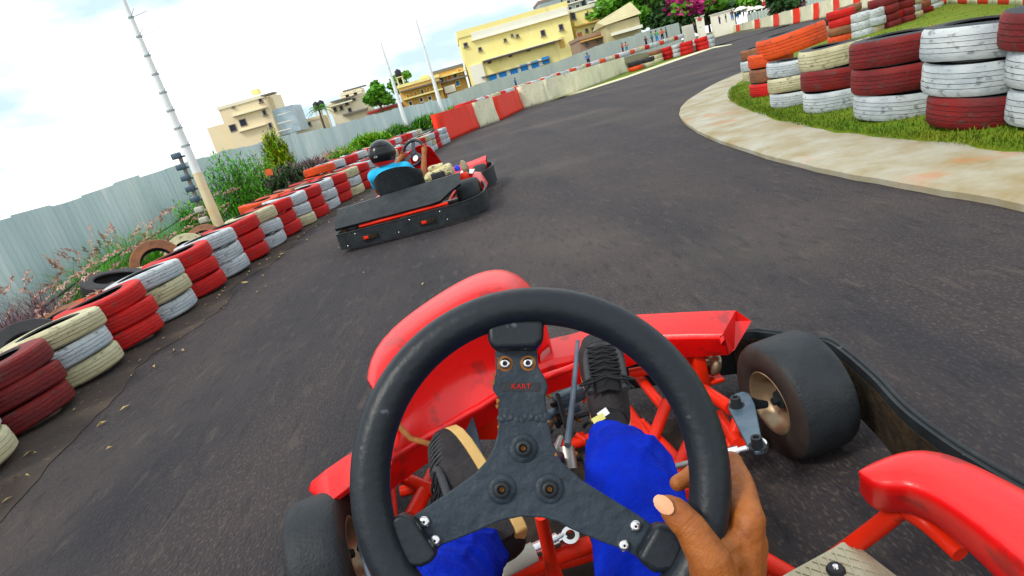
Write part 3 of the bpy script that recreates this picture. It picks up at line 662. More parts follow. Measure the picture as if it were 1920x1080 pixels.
# small yellow house and grey towers
h=Facade('small pale yellow two storey house attached right of the big yellow building',(1084,76),(1126,64),(1072,24),124,9,'b_yellow','b_white',parapet=.6)
for x,y,a_,b_ in ((1074,30,8,12),(1100,29,5,7),(1112,55,4,5),(1100,57,4,5)): h.win(x,y,a_,b_)
h.win(1087,66,10,10,'b_orange','b_white',sill=False); h.band((1077,52),(1122,38),2.2,'b_ochre',1.2)
h=Facade('grey apartment tower rising behind the small yellow house',(1075,60),(1100,52),(1062,-30),160,12,'b_grey','b_grey')
for k in range(5):
    for j in range(2): h.win(1072+j*14+k*-3,28-k*12-j*4,7,6,'glass_dark','b_white')
    h.band((1064+3-k*3,34-k*12),(1098-k*3,24-k*12),1.6,'b_white',1)
h=Facade('blue grey apartment block with dark balconies beside the green trees',(1114,60),(1140,52),(1098,-30),158,12,'b_grey','b_grey')
for k in range(6): h.win(1128-k*3.6,38-k*13,15,7,'glass_dark','b_blue'); h.band((1112-k*3.6,46-k*13),(1140-k*3.6,37-k*13),2,'b_white',1.5,'balcony')
h=Facade('distant grey building with a blue water tank above the big yellow roof',(1020,50),(1060,38),(1010,6),165,10,'b_grey','roof_brown'); h.blockon((1038,10),(1056,-6),'b_blue',4,3,'water_tank')
# shed and brown roof
h=Facade('pale corrugated shed with a sloping roof in front of the trees',(1140,72),(1202,54),(1135,48),100,8,'shed','roof_brown',parapet=0)
mb=MB(); zr=h.h; mb.add([(-.3,-.6,zr),(h.L+.3,-.6,zr+.3),(h.L+.3,h.dep/2,zr+2.6),(-.3,h.dep/2,zr+1.0),(-.3,h.dep+.4,zr),(h.L+.3,h.dep+.4,zr+.2)],[(0,1,2,3),(3,2,5,4),(0,3,4),(1,5,2),(0,4,5,1)]); part(mb,'roof','shed',h.o)
h.band((1146,66),(1200,50),5,'b_white',1.4,'eave')
h=Facade('low brown roofed row between the small yellow house and the shed',(1088,92),(1140,74),(1085,76),104,8,'roof_brown','roof_brown'); h.band((1088,80),(1138,65),2,'b_ochre',1.2,'eave'); h.win(1100,82,4,4); h.win(1120,76,4,4)
# little walls and houses by the crowd
h=Facade('whitewashed garden wall under the pink flowering tree',(1338,44),(1378,34),(1336,28),104,1,'b_white','b_white',parapet=.1,name='garden_wall',cat='wall'); 
h=Facade('small white gate pillar block left of the whitewashed garden wall',(1312,52),(1322,49),(1310,32),104,1.2,'b_white','b_white',parapet=.1,name='gate_pillar',cat='pillar')

for px,py,Y,lb in ((748,143,122,'black roof water tank above the small tree over the ochre row'),(704,166,124,'black roof water tank above the round green tree'),
    (595,204,121,'left black roof water tank above the small palm'),(604,201,121,'right black roof water tank above the small palm')):
    b=D(px,py,Y); root=thing('water_tank',lb,'water tank',(b.x,b.y,b.z-1.4)); mb=MB(); mb.lathe([(0,1.3),(.55,1.3),(.6,1.4),(.6,2.3),(.45,2.5),(.2,2.6),(.2,2.7),(0,2.7)],20); part(mb,'tank_shell','rubber',root)
    mb=MB(); mb.box((0,0,1.22),(1.4,1.4,.12)); part(mb,'platform','b_pale',root)
    for x_ in (-.5,.5):
        for y_ in (-.5,.5): mb=MB(); mb.tube([(x_,y_,-6),(x_,y_,1.2)],.09,8); part(mb,'leg','b_pale',root)
# ------------------------------------------------------------------ foliage
def leafcloud(mb,c,rad,n,size,mi=0,flat=.5,shell=.45,rnd=random):
    for _ in range(n):
        while True:
            p=V((rnd.uniform(-1,1),rnd.uniform(-1,1),rnd.uniform(-1,1)))
            if shell<p.length<1: break
        q=V((c[0]+p.x*rad[0],c[1]+p.y*rad[1],c[2]+p.z*rad[2]))
        a=V((rnd.gauss(0,1),rnd.gauss(0,1),rnd.gauss(0,flat))).normalized(); b=a.cross(V((rnd.gauss(0,1),rnd.gauss(0,1),rnd.gauss(0,1)))).normalized(); s_=size*rnd.uniform(.6,1.4)
        mb.add([q-a*s_,q+b*s_*.55,q+a*s_,q-b*s_*.55],[(0,1,2,3)],mi)
def tree(label,base,H,W,leafm='leaf_tree',n=1500,size=.5,name='broadleaf_tree',blobs=14,second=None,trunk=.25,seed=1,low=.25,grp='trees beyond the fence'):
    rnd=random.Random(seed); root=thing(name,label,'tree',base,group=grp)
    mb=MB(); tips=[]
    mb.tube([(0,0,-1),(0,0,H*low),(W*.03,0,H*.55)],[trunk,trunk*.8,trunk*.5],8)
    cs=[]
    for i in range(blobs):
        a=rnd.uniform(0,2*PI); z=H*(low+.1+(.9-low)*rnd.random()); rr=W/2*math.sqrt(rnd.random())*(1-.45*abs((z/H-.55)/.45))
        c=(rr*math.cos(a),rr*math.sin(a),z); r=W*rnd.uniform(.13,.24); cs.append((c,r))
        mb.tube([(0,0,H*(low*.8+.2*rnd.random())),(c[0]*.6,c[1]*.6,c[2]*.85),c],[trunk*.35,trunk*.2,trunk*.08],5)
    part(mb,'trunk','bark',root)
    cr=MB()
    for (c,r) in cs: leafcloud(cr,c,(r,r,r*.75),n//blobs,size,0 if not second or rnd.random()<.6 else 1,rnd=rnd)
    me=cr.mesh('crown',[leafm,second or leafm]); o=link('crown',me,root); return root
def treeat(label,px,py,Y,hp,wp,**k):
    b=D(px,py,Y); sc=Y/FP; return tree(label,b,hp*sc,wp*sc,**k)
treeat('large light green tree directly behind the pale shed',1165,70,125,85,100,n=2600,size=.7,seed=3,blobs=22,low=.1)
treeat('bright green tree right of the shed, left of the pink flowers',1225,62,122,90,90,n=2600,size=.7,seed=4,blobs=22,low=.1)
treeat('dark blue green tree behind the tall fence end',1262,62,118,52,80,leafm='leaf_dark',n=2200,size=.6,seed=5,blobs=18,low=.05)
treeat('tree covered with magenta pink flowers above the fence end',1308,52,116,62,110,leafm='leaf_pink',second='leaf_tree',n=2800,size=.6,seed=6,blobs=24,low=.35,name='flowering_tree')
treeat('dark green tree under the pink flowers',1330,50,120,50,90,leafm='leaf_dark',n=2000,size=.6,seed=7,blobs=16,low=.05)
treeat('green tree right of the pink flowering tree',1378,36,122,62,80,n=2200,size=.65,seed=8,blobs=18,low=.1)
treeat('low dark hedge tree filling the gap between the tall fence and the white gate pillar',1296,62,112,26,46,leafm='leaf_dark',n=1200,size=.4,seed=13,blobs=12,low=.02)
treeat('dull green far tree near the top, above the crowd',1440,12,130,60,110,leafm='leaf_dark',second='leaf_tree',n=2200,size=.7,seed=9,blobs=20,low=.05)
treeat('round green tree between the pale apartment house and the ochre row',716,206,112,46,52,n=1400,size=.5,seed=10,blobs=14,low=.05)
treeat('small green tree with a black tank behind, over the ochre row',760,178,126,32,44,n=1000,size=.5,seed=11,blobs=10,low=.1)
treeat('brownish shrub tree far behind the curved barrier at the top',1480,22,95,22,60,leafm='leaf_dark',second='dry_stem',n=900,size=.4,seed=12,blobs=10,low=.05)
# palm
b=D(606,232,100); root=thing('palm_tree','small palm tree with drooping fronds in front of the pale apartment house','palm',b)
mb=MB(); mb.tube([(0,0,-1),(.05,0,1.2),(.1,0,2.2)],[.2,.15,.12],8); part(mb,'trunk','bark',root)
mb=MB()
for i in range(22):
    a=i*2.4; el=random.uniform(.1,1.2); Ln=random.uniform(1.6,2.3); prev=None
    for k in range(9):
        f=k/8; r=Ln*f*math.cos(el); z=2.2+Ln*(f*math.sin(el)-f*f*.55); p=V((.1+r*math.cos(a),r*math.sin(a),z))
        for sg in (-1,1):
            sd_=V((-math.sin(a),math.cos(a),0))*sg*.5*(1-f*.6)+V((0,0,-.25)); q=p+sd_+V((math.cos(a),math.sin(a),0))*.2
            mb.add([p,p+V((math.cos(a)*.12,math.sin(a)*.12,0)),q],[(0,1,2)])
link('crown',mb.mesh('crown','leaf'),root)
# ------------------------------------------------------------------ plants behind the left wall
def gz(x,y): return max(tz(x,y),-.7)
def feather_bush(label,x,y,z,W,H,m,n,name='feathery_bush',size=.12,seed=1,extra=None):
    rnd=random.Random(seed); root=thing(name,label,'bush',(x,y,z)); mb=MB(); st=MB(); n=int(n*1.5)
    for i in range(n):
        a=rnd.uniform(0,2*PI); r=math.sqrt(rnd.random()); ex=W/2*r*math.cos(a); ey=W/2*r*math.sin(a); h_=H*math.sqrt(max(.05,1-r*r))*rnd.uniform(.55,1.05)
        p0=V((ex*.25,ey*.25,0)); p2=V((ex,ey,h_)); p1=V((ex*.55,ey*.55,h_*.75))
        if i%5==0: st.tube([p0,p1,p2],[.006,.004,.002],4,cap=False)
        for k in range(9):
            f=rnd.uniform(.45,1.05); q=p0.lerp(p1,f) if f<.5 else p1.lerp(p2,(f-.5)*2)
            dr=V((rnd.gauss(0,1),rnd.gauss(0,1),rnd.gauss(-.1,.8))).normalized(); sd_=dr.cross(V((0,0,1))).normalized()*size*.10
            mb.add([q-sd_,q+sd_,q+dr*size*rnd.uniform(.6,1.3)],[(0,1,2)],0 if not extra or rnd.random()<.75 else 1)
    part(st,'stems','dry_stem',root); link('foliage',mb.mesh('foliage',[m,extra or m]),root); return root
def grass_clump(label,x,y,z,H,W,n,m='leaf_bright',plumes=0,seed=1,name='tall_grass',pm='plume'):
    rnd=random.Random(seed); root=thing(name,label,'grass clump',(x,y,z),group='tall grass behind the left wall'); mb=MB(); pl=MB()
    for i in range(n):
        a=rnd.uniform(0,2*PI); r=W*.25*math.sqrt(rnd.random()); x0,y0=r*math.cos(a),r*math.sin(a); Lh=H*rnd.uniform(.5,1.1); out_=W*.5*rnd.uniform(.2,1); b=rnd.uniform(0,2*PI)
        wd=.006; wx,wy=-math.sin(b)*wd,math.cos(b)*wd; P_=[]
        for k in range(5):
            f=k/4; P_.append(V((x0+math.cos(b)*out_*f*f,y0+math.sin(b)*out_*f*f,Lh*(f-.28*f*f*f))))
        for k in range(4):
            w0,w1=(1-k/4.5),(1-(k+1)/4.5); p,q=P_[k],P_[k+1]
            mb.add([p-V((wx,wy,0))*w0,p+V((wx,wy,0))*w0,q+V((wx,wy,0))*w1,q-V((wx,wy,0))*w1],[(0,1,2,3)])
        if i<plumes:
            e=P_[-1]; dr=(P_[-1]-P_[-2]).normalized()+V((.5,.1,.1)); dr.normalize()
            for k in range(26):
                f=k/26; q=e+dr*.26*f-V((0,0,.05*f*f)); s_=.035*(math.sin(PI*min(1,f+.12)))+.008
                dd_=V((rnd.gauss(0,1),rnd.gauss(0,1),rnd.gauss(0,1))).normalized()
                pl.add([q-dr*.012,q+dd_*s_,q+dr*.02],[(0,1,2)])
    link('blades',mb.mesh('blades',m),root)
    if plumes: link('plumes',pl.mesh('plumes',pm),root)
    return root
def wp(px,py,X): p=XP(px,py,X); return p.x,p.y
gx=[(40,560,-4.5,.95,1.0,'dry_stem',18,'dark purple dry grass in the near left corner against the fence'),(10,640,-4.4,.8,.9,'dry_stem',6,'low dark dry grass at the very left edge'),
 (150,500,-4.7,1.0,1.1,'leaf_bright',26,'green grass with pink plumes just right of the dark dry grass'),(235,470,-4.8,1.15,1.2,'leaf_bright',34,'tall pink plumed grass left of the leaning brown tyre'),
 (300,440,-4.9,1.0,1.1,'leaf_bright',16,'green grass with few plumes behind the leaning brown tyre'),(370,410,-4.9,1.2,1.1,'leaf_bright',10,'bright green grass around the foot of the nearest light pole')]
for i,(px,py,X,H_,W_,m_,pl_,lb) in enumerate(gx):
    x,y=wp(px,py,X); grass_clump(lb,x,y,-.35,H_+.2,W_*1.15,620,m_,int(pl_*1.6),seed=i+20)
for i,(px,py,X,W_,H_,m_,n_,lb,nm,ex) in enumerate([(448,380,-4.8,1.5,1.75,'leaf_bright',420,'bright green feathery bush just right of the nearest light pole','feathery_bush',None),
  (498,368,-4.9,1.9,1.6,'leaf_bright',520,'largest bright green feathery bush in front of the fence, right of its twin','feathery_bush','leaf_yellow'),
  (375,415,-4.8,1.0,1.2,'leaf_bright',260,'small green feathery bush hugging the left side of the pole foot','feathery_bush',None)]):
    x,y=wp(px,py,X); feather_bush(lb,x,y,-.35,W_,H_+.05,m_,n_,nm,seed=i+40,extra=ex)
for i,(px,py,Y,W_,H_,m_,ex,n_,lb) in enumerate([(524,305,15.5,.8,.9,'leaf_yellow','leaf_bright',260,'tall yellow green plant standing against the fence'),
  (578,318,15,1.8,.45,'dry_stem','leaf_dark',420,'dark purplish scrub right of the yellow green plant'),(625,300,17,2.0,.5,'plume','dry_stem',420,'pinkish brown dry scrub in front of the fence left of the helmeted driver'),
  (650,297,16,1.6,.6,'leaf_bright','leaf_yellow',240,'low green shrub directly left of the helmeted driver'),(540,330,13.5,1.6,.5,'leaf_dark','dry_stem',260,'dark shrub just above the orange tyres behind the wall'),
  (690,262,24,2.0,.35,'leaf_bright','leaf_yellow',300,'green shrub behind the helmet near the middle light pole'),(745,246,28,1.6,.5,'leaf_bright','dry_stem',240,'green shrub at the foot of the middle light pole'),
  (800,226,34,2.4,.6,'leaf_bright','dry_stem',300,'green and brown shrub between the two slim light poles'),(850,208,38,1.6,.4,'leaf_bright','leaf_yellow',240,'green shrub right of the right light pole')]):
    b=D(px,py,Y); feather_bush(lb,b.x,b.y,b.z-H_*(.35 if i==0 else .75),W_,H_*1.25,m_,n_,'scrub_bush',size=.16 if Y<20 else .26,seed=i+60,extra=ex)
# black pipe strung along the fence
mb=MB(); mb.tube(smooth_path([XP(0,640,-4.6),XP(90,570,-4.7),XP(200,490,-4.8),XP(310,430,-5.0),XP(345,405,-5.1)],6),.012,8)
tag(mb.build('cable','rubber'),'thin black cable strung low across the tall grass in front of the fence','cable')
# orange rag
p=D(500,332,12.2); mb=MB(); mb.grid([[p+V((i*.045,.03*math.sin(i*2+j),j*.04+.02*math.sin(i))) for i in range(4)] for j in range(4)],thick=.006); tag(mb.build('orange_rag','cloth_orange'),'small orange rag caught on top of the large green feathery bush','rag')

# ------------------------------------------------------------------ people far away
def far_person(px,py,Y,hp,top,low,label,arms=0,seed=0):
    b=D(px,py,Y); Hh=hp*Y/FP; s=Hh/1.75; root=thing('person',label,'person',b,group=None); root.scale=(1.25,1.25,1.0)
    ph=seed*.9
    sk=MB(); sk.lathe([(.0,1.52),(.06,1.53),(.095,1.60),(.10,1.66),(.075,1.73),(0,1.75)],12); sk.tube([(0,0,1.42),(0,0,1.54)],[.06,.055],10)
    for sg in (-1,1):
        sk.tube([(sg*.2,0,1.4),(sg*.26,.03+arms*.1,1.13),(sg*.24,.12+arms*.25,.92+arms*.2)],[.055,.042,.03],8); sk.tube([(sg*.1,.02,.5),(sg*.1,0,.08)],[.055,.04],8); sk.box((sg*.1,.05,.04),(.09,.25,.08),bev=.02)
    sk.tube([(0,0,.9),(0,0,1.44)],[.13,.15],10)
    for i,v in enumerate(sk.v): sk.v[i]=(v[0]*s,v[1]*s,v[2]*s)
    o=part(sk,'body','skin',root); fuse(o,.03*s,3)
    t=MB(); t.tube([(0,0,.88),(0,0,1.1),(0,0,1.38),(0,0,1.46)],[.17,.165,.19,.09],12)
    for sg in (-1,1): t.tube([(sg*.14,0,1.4),(sg*.25,.02,1.2)],[.085,.07],10)
    for i,v in enumerate(t.v): t.v[i]=(v[0]*s,v[1]*s*.75,v[2]*s)
    part(t,'shirt',top,root)
    t=MB(); t.tube([(0,0,.95),(0,0,.8)],[.165,.175],12)
    for sg in (-1,1): t.tube([(sg*.09,0,.84),(sg*.11,.01,.15)],[.10,.06],10)
    for i,v in enumerate(t.v): t.v[i]=(v[0]*s,v[1]*s*.85,v[2]*s)
    part(t,'trousers',low,root)
    t=MB(); t.lathe([(.102,1.62),(.112,1.67),(.09,1.745),(0,1.775)],12)
    for i,v in enumerate(t.v): t.v[i]=(v[0]*s,v[1]*s,v[2]*s)
    part(t,'hair','cloth_black',root); root.rotation_euler.z=ph; return root
for i,(px,py,Y,hp,a,b_,lb) in enumerate([(1105,123,70,22,'cloth_blue','cloth_navy','person in a bright blue shirt standing behind the pale barrier by the grey fence'),
 (969,164,60,17,'cloth_blue','cloth_navy','small person in light blue clothes behind the barrier, in front of the striped yellow building'),
 (1169,99,80,17,'cloth_red','cloth_navy','person in dark red top standing against the grey fence'),(1176,97,82,17,'plume','cloth_teal','person in a faded pink top standing beside the one in dark red'),
 (1213,88,84,18,'cloth_navy','cloth_navy','person in dark navy clothes at the left of the standing group'),(1224,82,85,21,'cloth_teal','cloth_navy','person in teal between the navy and green dressed people'),
 (1233,79,86,20,'cloth_green','cloth_blue','person in a green top in the middle of the standing group'),(1243,75,87,19,'cloth_orange','cloth_navy','person in an orange top in the standing group by the fence'),
 (1251,71,88,18,'shade_grey','cloth_black','person in dark grey at the right end of the standing group'),
 (1303,58,95,16,'cloth_black','cloth_navy','person in black left of the white gate pillar'),(1314,52,97,20,'cloth_red','b_white','person in red and white by the white gate pillar'),
 (1350,45,92,14,'cloth_navy','cloth_navy','person in navy, first in the crowd behind the curved barrier'),(1362,42,92,14,'cloth_black','shade_grey','person in black, second in the crowd behind the curved barrier'),
 (1374,38,92,18,'cloth_navy','cloth_blue','tall person in navy amid the crowd behind the curved barrier'),(1384,35,92,18,'b_white','cloth_blue','person in a white top and light blue trousers in the crowd'),
 (1395,31,92,18,'cloth_blue','cloth_navy','person in blue in the crowd under the white umbrellas'),(1405,28,92,18,'b_white','shade_grey','person in white at the right end of the crowd'),
 (1433,15,92,20,'b_white','cloth_red','person in white top and red trousers standing alone right of the crowd')]): far_person(px,py,Y,hp,a,b_,lb,seed=i)
for i,(px,py) in enumerate([(1388,16),(1405,17),(1419,15)]):
    p=D(px,py,91); root=thing('sun_umbrella',['white sun umbrella at the left of three over the crowd','white sun umbrella in the middle of three over the crowd','white sun umbrella at the right of three over the crowd'][i],'umbrella',(p.x,p.y,p.z-2.2),group='white umbrellas over the crowd')
    mb=MB(); mb.lathe([(0,2.5),(.5,2.4),(.95,2.1),(.98,2.0),(.93,2.04),(.5,2.33),(0,2.42)],8,smooth=False); part(mb,'canopy','b_white',root)
    mb=MB(); mb.tube([(0,0,-.5),(0,0,2.45)],.025,8); part(mb,'pole','steel',root)
# ------------------------------------------------------------------ the driver's own kart
KO=V((0,.9,0)); kart=thing('go_kart','red go kart in the foreground seen from its own driver seat','go kart',KO)
def kp(mb,name,mats,parent=None,off=None):
    off=off if off is not None else KO
    mb.v=[tuple(V(v)-off) for v in mb.v]; return part(mb,name,mats,parent or kart)
def px_tube(a,b,z0,z1,r,**k): return [G(*a,z0),G(*b,z1)]
# floor and frame
mb=MB(); mb.box((0,.93,.045),(.80,1.36,.012),bev=.004); kp(mb,'floor_pan',['floor_dark'])
mb=MB(); mb.box((.02,.42,.058),(.60,.50,.010),bev=.003)
for i in range(9):
    for sg in (1,-1):
        x=-.24+i*.06; mb.box((x+.02,.42,.0645),(.006,.52,.004),rot=Matrix.Rotation(sg*.6,3,'Z'))
kp(mb,'foot_plate',['diamond'])
fr=MB()
for x in (-.33,.33):
    fr.tube(smooth_path([(x*.95,-.5,.085),(x,.2,.085),(x,.9,.085),(x*.92,1.30,.085),(x*.8,1.56,.085)],5),.017,12)
fr.tube([(-.27,1.56,.09),(.27,1.56,.09)],.017,12); fr.tube([(-.33,.62,.10),(.33,.74,.10)],.020,12)
fr.tube([(-.33,1.12,.085),(.33,1.12,.085)],.015,12)
for a,b_,z0,z1,r in (((1320,732),(1372,766),.14,.17,.019),((1350,780),(1386,835),.10,.14,.018),((1388,775),(1362,862),.17,.09,.016),
  ((1192,700),(1248,768),.12,.12,.016),((1250,755),(1214,852),.14,.09,.017),((1178,770),(1285,930),.09,.09,.018),((1296,822),(1256,908),.12,.09,.016),((1180,700),(1236,690),.16,.16,.016),
  ((728,884),(848,934),.17,.10,.018),((834,848),(770,972),.12,.12,.022),((752,922),(832,900),.10,.10,.017),((880,822),(846,872),.14,.10,.014),
  ((1280,628),(1292,694),.26,.15,.017),((852,770),(852,800),.24,.20,.016),((930,1085),(1108,1020),.12,.12,.019),((1128,1018),(1186,1095),.13,.12,.020),
  ((1380,1020),(1490,1085),.13,.13,.018),((728,840),(735,985),.2,.15,.016)):
    fr.tube([G(*a,z0),G(*b_,z1)],r,12)
kp(fr,'frame','tube_red')
mb=MB(); a=G(1014,965,.42); b_=G(1045,1110,.14); mb.tube([a,a.lerp(b_,.6),b_],[.011,.013,.024],12); kp(mb,'column_support','tube_red')
# brackets and fittings
mb=MB()
for q,z in (((1305,680),.17),): 
    c=G(*q,z); mb.box(c,(.035,.10,.13),bev=.004); mb.box(c+V((.03,0,-.06)),(.07,.09,.012),bev=.003)
kp(mb,'bumper_bracket','tube_red'); mb=MB()
c=G(915,790,.2); mb.box(c,(.09,.012,.12),rot=Matrix.Rotation(.3,3,'Y'),bev=.003)
kp(mb,'bumper_bracket','tube_red')
mb=MB(); c=G(1338,682,.16); mb.lathe([(0,-.01),(.034,-.01),(.038,0),(.034,.012),(.012,.016),(.012,.03),(0,.032)],20,Matrix.Translation(c)@Matrix.Rotation(-1.2,4,'Y')); kp(mb,'rubber_mount','rim_gold')
mb=MB(); mb.tube([C(983,890,.66),V((0,1.05,.40)),V((0,1.38,.16))],.011,12); kp(mb,'steering_column','black_plastic')
mb=MB(); mb.tube([G(738,770,.42),G(748,800,.42),G(770,822,.40),G(925,868,.30)],.007,8); mb.box(G(742,772,.42),(.02,.012,.03)); kp(mb,'clutch_lever','rust')
mb=MB(); mb.tube([G(1083,640,.35),G(1075,740,.32),G(1064,835,.28)],[.006,.008,.009],10); kp(mb,'brake_rod','steel_blue')
mb=MB(); mb.tube([G(1062,838,.26),G(1068,880,.22)],.02,14); mb.tube([G(1052,820,.26),G(1040,852,.25)],[.008,.012],8); kp(mb,'column_joint','steel')
mb=MB(); mb.tube([G(938,1068,.16),G(1002,1034,.16)],.021,16); kp(mb,'reservoir_sleeve','plastic_white')
mb=MB(); mb.tube([G(998,1034,.16),G(1046,1012,.16)],.017,16); mb.tube([G(1046,1012,.16),G(1060,1004,.16)],.011,12); mb.lathe([(.011,-.008),(.02,-.008),(.02,.008),(.011,.008)],16,Matrix.Translation(G(1070,1005,.16))@Matrix.Rotation(.5,4,'X'),closed=True); kp(mb,'brake_cylinder','chrome')
# pedals and tangle of linkages around the right foot
mb=MB()
for a,b_,z in (((1110,640),(1080,700),.2),((1035,760),(1100,720),.14),((1050,790),(1120,770),.12),((1045,740),(1062,800),.16)): mb.tube([G(*a,z),G(*b_,z*.8)],.008,8)
mb.box(G(1128,630,.24),(.10,.012,.20),rot=Matrix.Rotation(-.35,3,'X'),bev=.004); kp(mb,'brake_pedal','black_plastic')
mb=MB(); mb.box(G(1072,742,.13),(.12,.05,.04),rot=Matrix.Rotation(.3,3,'Z'),bev=.006); mb.box(G(1058,770,.11),(.10,.035,.03),rot=Matrix.Rotation(.2,3,'Z'),bev=.004); kp(mb,'master_cylinder','steel_blue')
mb=MB(); mb.box(G(862,838,.2),(.12,.012,.17),rot=Matrix.Rotation(-.4,3,'X'),bev=.004); mb.tube([G(828,850,.17),G(848,905,.08)],.008,8); mb.tube([G(735,850,.2),G(800,795,.2)],.010,8); kp(mb,'throttle_pedal','steel_blue')
for k,(a,b_,z0,z1) in enumerate([((1030,735),(1110,700),.16,.18),((1028,805),(1090,790),.09,.09),((1095,800),(1140,830),.10,.12)]):
    mb=MB(); mb.tube(smooth_path([G(*a,z0),(G(*a,z0)+G(*b_,z1))/2+V((0,.02,.03)),G(*b_,z1)],5),.006,8); kp(mb,'linkage_rod',['steel','rust','black_plastic'][k])
for k in range(26):
    mb=MB(); q=G(random.uniform(1035,1110),random.uniform(740,880),random.uniform(.06,.12)); mb.tube([q,q+V((random.uniform(-.06,.06),random.uniform(-.05,.05),random.uniform(0,.04)))],random.uniform(.004,.010),6)
    kp(mb,'linkage_rod',['floor_dark','black_plastic','rust','floor_dark','tube_red'][k%5])
# front shield (curved fairing in front of the steering wheel)
A_=[(688,712),(693,672),(715,632),(755,595),(800,563),(840,537),(880,515),(912,504),(940,501),(965,509),(985,525),(1002,545),(1018,588),(1030,650)]
B_=[(704,742),(712,706),(738,667),(774,632),(814,603),(850,580),(885,562),(915,551),(940,548),(960,554),(976,564),(988,580),(1000,612),(1012,668)]
Cc=[(738,812),(757,785),(790,756),(820,731),(853,709),(880,699),(905,694),(930,690),(952,691),(972,694),(988,698),(1002,703),(1013,709),(1022,716)]
D_=[(727,866),(745,853),(766,839),(800,819),(840,797),(872,778),(902,762),(930,744),(955,733),(980,723),(1005,713),(1030,704),(1058,695),(1086,684)]
rA=[];rB=[];rC=[];rD=[]
for i in range(14):
    f=i/13; Y=1.36+.36*math.sin(PI/2*min(1,f*1.5))-.10*max(0,f-.75)*4*.5
    a=D(*A_[i],Y); b_=G(*B_[i],a.z-.012) ; c=D(*Cc[i],b_.y+.035); d=D(*D_[i],b_.y-.05+.0*f)
    rA.append(a); rB.append(b_); rC.append(c); rD.append(d)
def mid(r1,r2,t,push=0): return [a.lerp(b_,t)+V((0,push,0)) for a,b_ in zip(r1,r2)]
mb=MB(); mb.grid([[p+V((0,.05,-.10)) for p in rA],[p+V((0,.012,-.02)) for p in rA],rA,mid(rA,rB,.5)],0); rows=[[p+V((0,.06,-.16)) for p in rA],[p+V((0,.022,-.03)) for p in rA],rA,mid(rA,rB,.45),[p+V((0,0,.004)) for p in mid(rA,rB,.85)],[p+V((0,0,-.01)) for p in rB],mid(rB,rC,.5,.012),mid(rB,rC,.92),mid(rC,rD,.12),mid(rC,rD,.55),mid(rC,rD,.9),[p+V((0,0,-.012)) for p in rD]]
mb=MB(); mb.grid(rows,thick=-.005)
o=kp(mb,'front_shield','kart_red'); soften(o,1)
mb=MB(); mb.tube(smooth_path(rD,3),.011,10); sh=kp(mb,'shield_lip','kart_red')
# front bumper fairing across the full width
zt=.335
T_=[(1380,582),(1340,583),(1280,585.5),(1195,590),(1130,608),(1073,626),(1020,638),(930,672),(850,720),(770,772),(700,822),(653,852),(612,880),(584,903)]
rT=[G(*q,zt-(.03 if i in(0,13) else 0)) for i,q in enumerate(T_)]
rR=[];rL=[];rU=[]
for i,p in enumerate(rT):
    f=abs(i-6.5)/6.5; k=.10
    side=1 if i<7 else -1
    rR.append(V((p.x-side*.03*f,p.y-.14+.03*f,zt-.01-.02*f))); rL.append(V((p.x-side*.01*f,p.y-.13+.06*f,zt-.12+.01*f))); rU.append(V((p.x+side*.035*f**3,p.y+.03,zt-.10+.055*f)))
rU[-1]=G(577,917,.275); rL[-1]=G(600,922,.255); rR[-1]=G(580,921,.28)
rL[-2]=G(636,931,.22); rL[-3]=G(665,935,.2)
rU[0]=G(1409,602,.27); rR[0]=G(1347,640,.30); rL[0]=G(1377,657,.20)
mb=MB(); rows=[rT,[a.lerp(b_,.93) for a,b_ in zip(rT,rR)],[a.lerp(b_,.10)+V((0,-.004,-.004)) for a,b_ in zip(rR,rL)],rL,rU,rT]
mb.grid(rows); 
for e in (0,13): mb.add([rT[e],rR[e],rL[e],rU[e]],[(0,1,2,3)])
o=kp(mb,'front_fairing','kart_red'); bv=o.modifiers.new('b','BEVEL'); bv.width=.006; bv.segments=2; bv.angle_limit=.5
# guard strip that runs round the wheels
def strip(mb,pts,zs,th=.018,n=6):
    P_=smooth_path(pts,n); L_=len(P_); rows=[[],[]]
    for i,p in enumerate(P_):
        f=i/(L_-1); k=f*(len(zs)-1); a=int(min(k,len(zs)-2)); z0=zs[a][0]+(zs[a+1][0]-zs[a][0])*(k-a); z1=zs[a][1]+(zs[a+1][1]-zs[a][1])*(k-a)
        rows[0].append(V((p.x,p.y,z0))); rows[1].append(V((p.x,p.y,z1)))
    mb.grid([rows[0],[a.lerp(b_,.5) for a,b_ in zip(*rows)],rows[1]],thick=th)
    mb.tube(rows[1],abs(th)*.40,8)
mb=MB()
gs=[G(1378,622,.19),G(1440,617,.20),G(1520,630,.20),G(1565,640,.20),G(1640,700,.20),G(1700,762,.2),G(1780,822,.2),G(1860,872,.2),G(1980,940,.2)]
strip(mb,[(.30,1.86,0)]+[(p.x,p.y,0) for p in gs],[(.05,.19),(.03,.2),(.03,.2)],th=.016); kp(mb,'wheel_guard',['black_plastic'])
mb=MB(); rows=[[V((p.x-.020,p.y-.014,z)) for p in smooth_path([(q.x,q.y,0) for q in gs],5)] for z in (.035,.10,.175)]; mb.grid(rows,thick=.002); kp(mb,'dirt_film','mud')
gl=[(-.30,1.86,0),(-.60,1.70,0)]+[(q.x,q.y,0) for q in (G(640,924,.2),G(598,945,.2),G(568,988,.2),G(550,1030,.2),G(536,1072,.2),G(515,1130,.2))]
mb=MB(); strip(mb,gl,[(.05,.19),(.03,.2),(.03,.2)],th=.016); kp(mb,'wheel_guard','black_plastic')
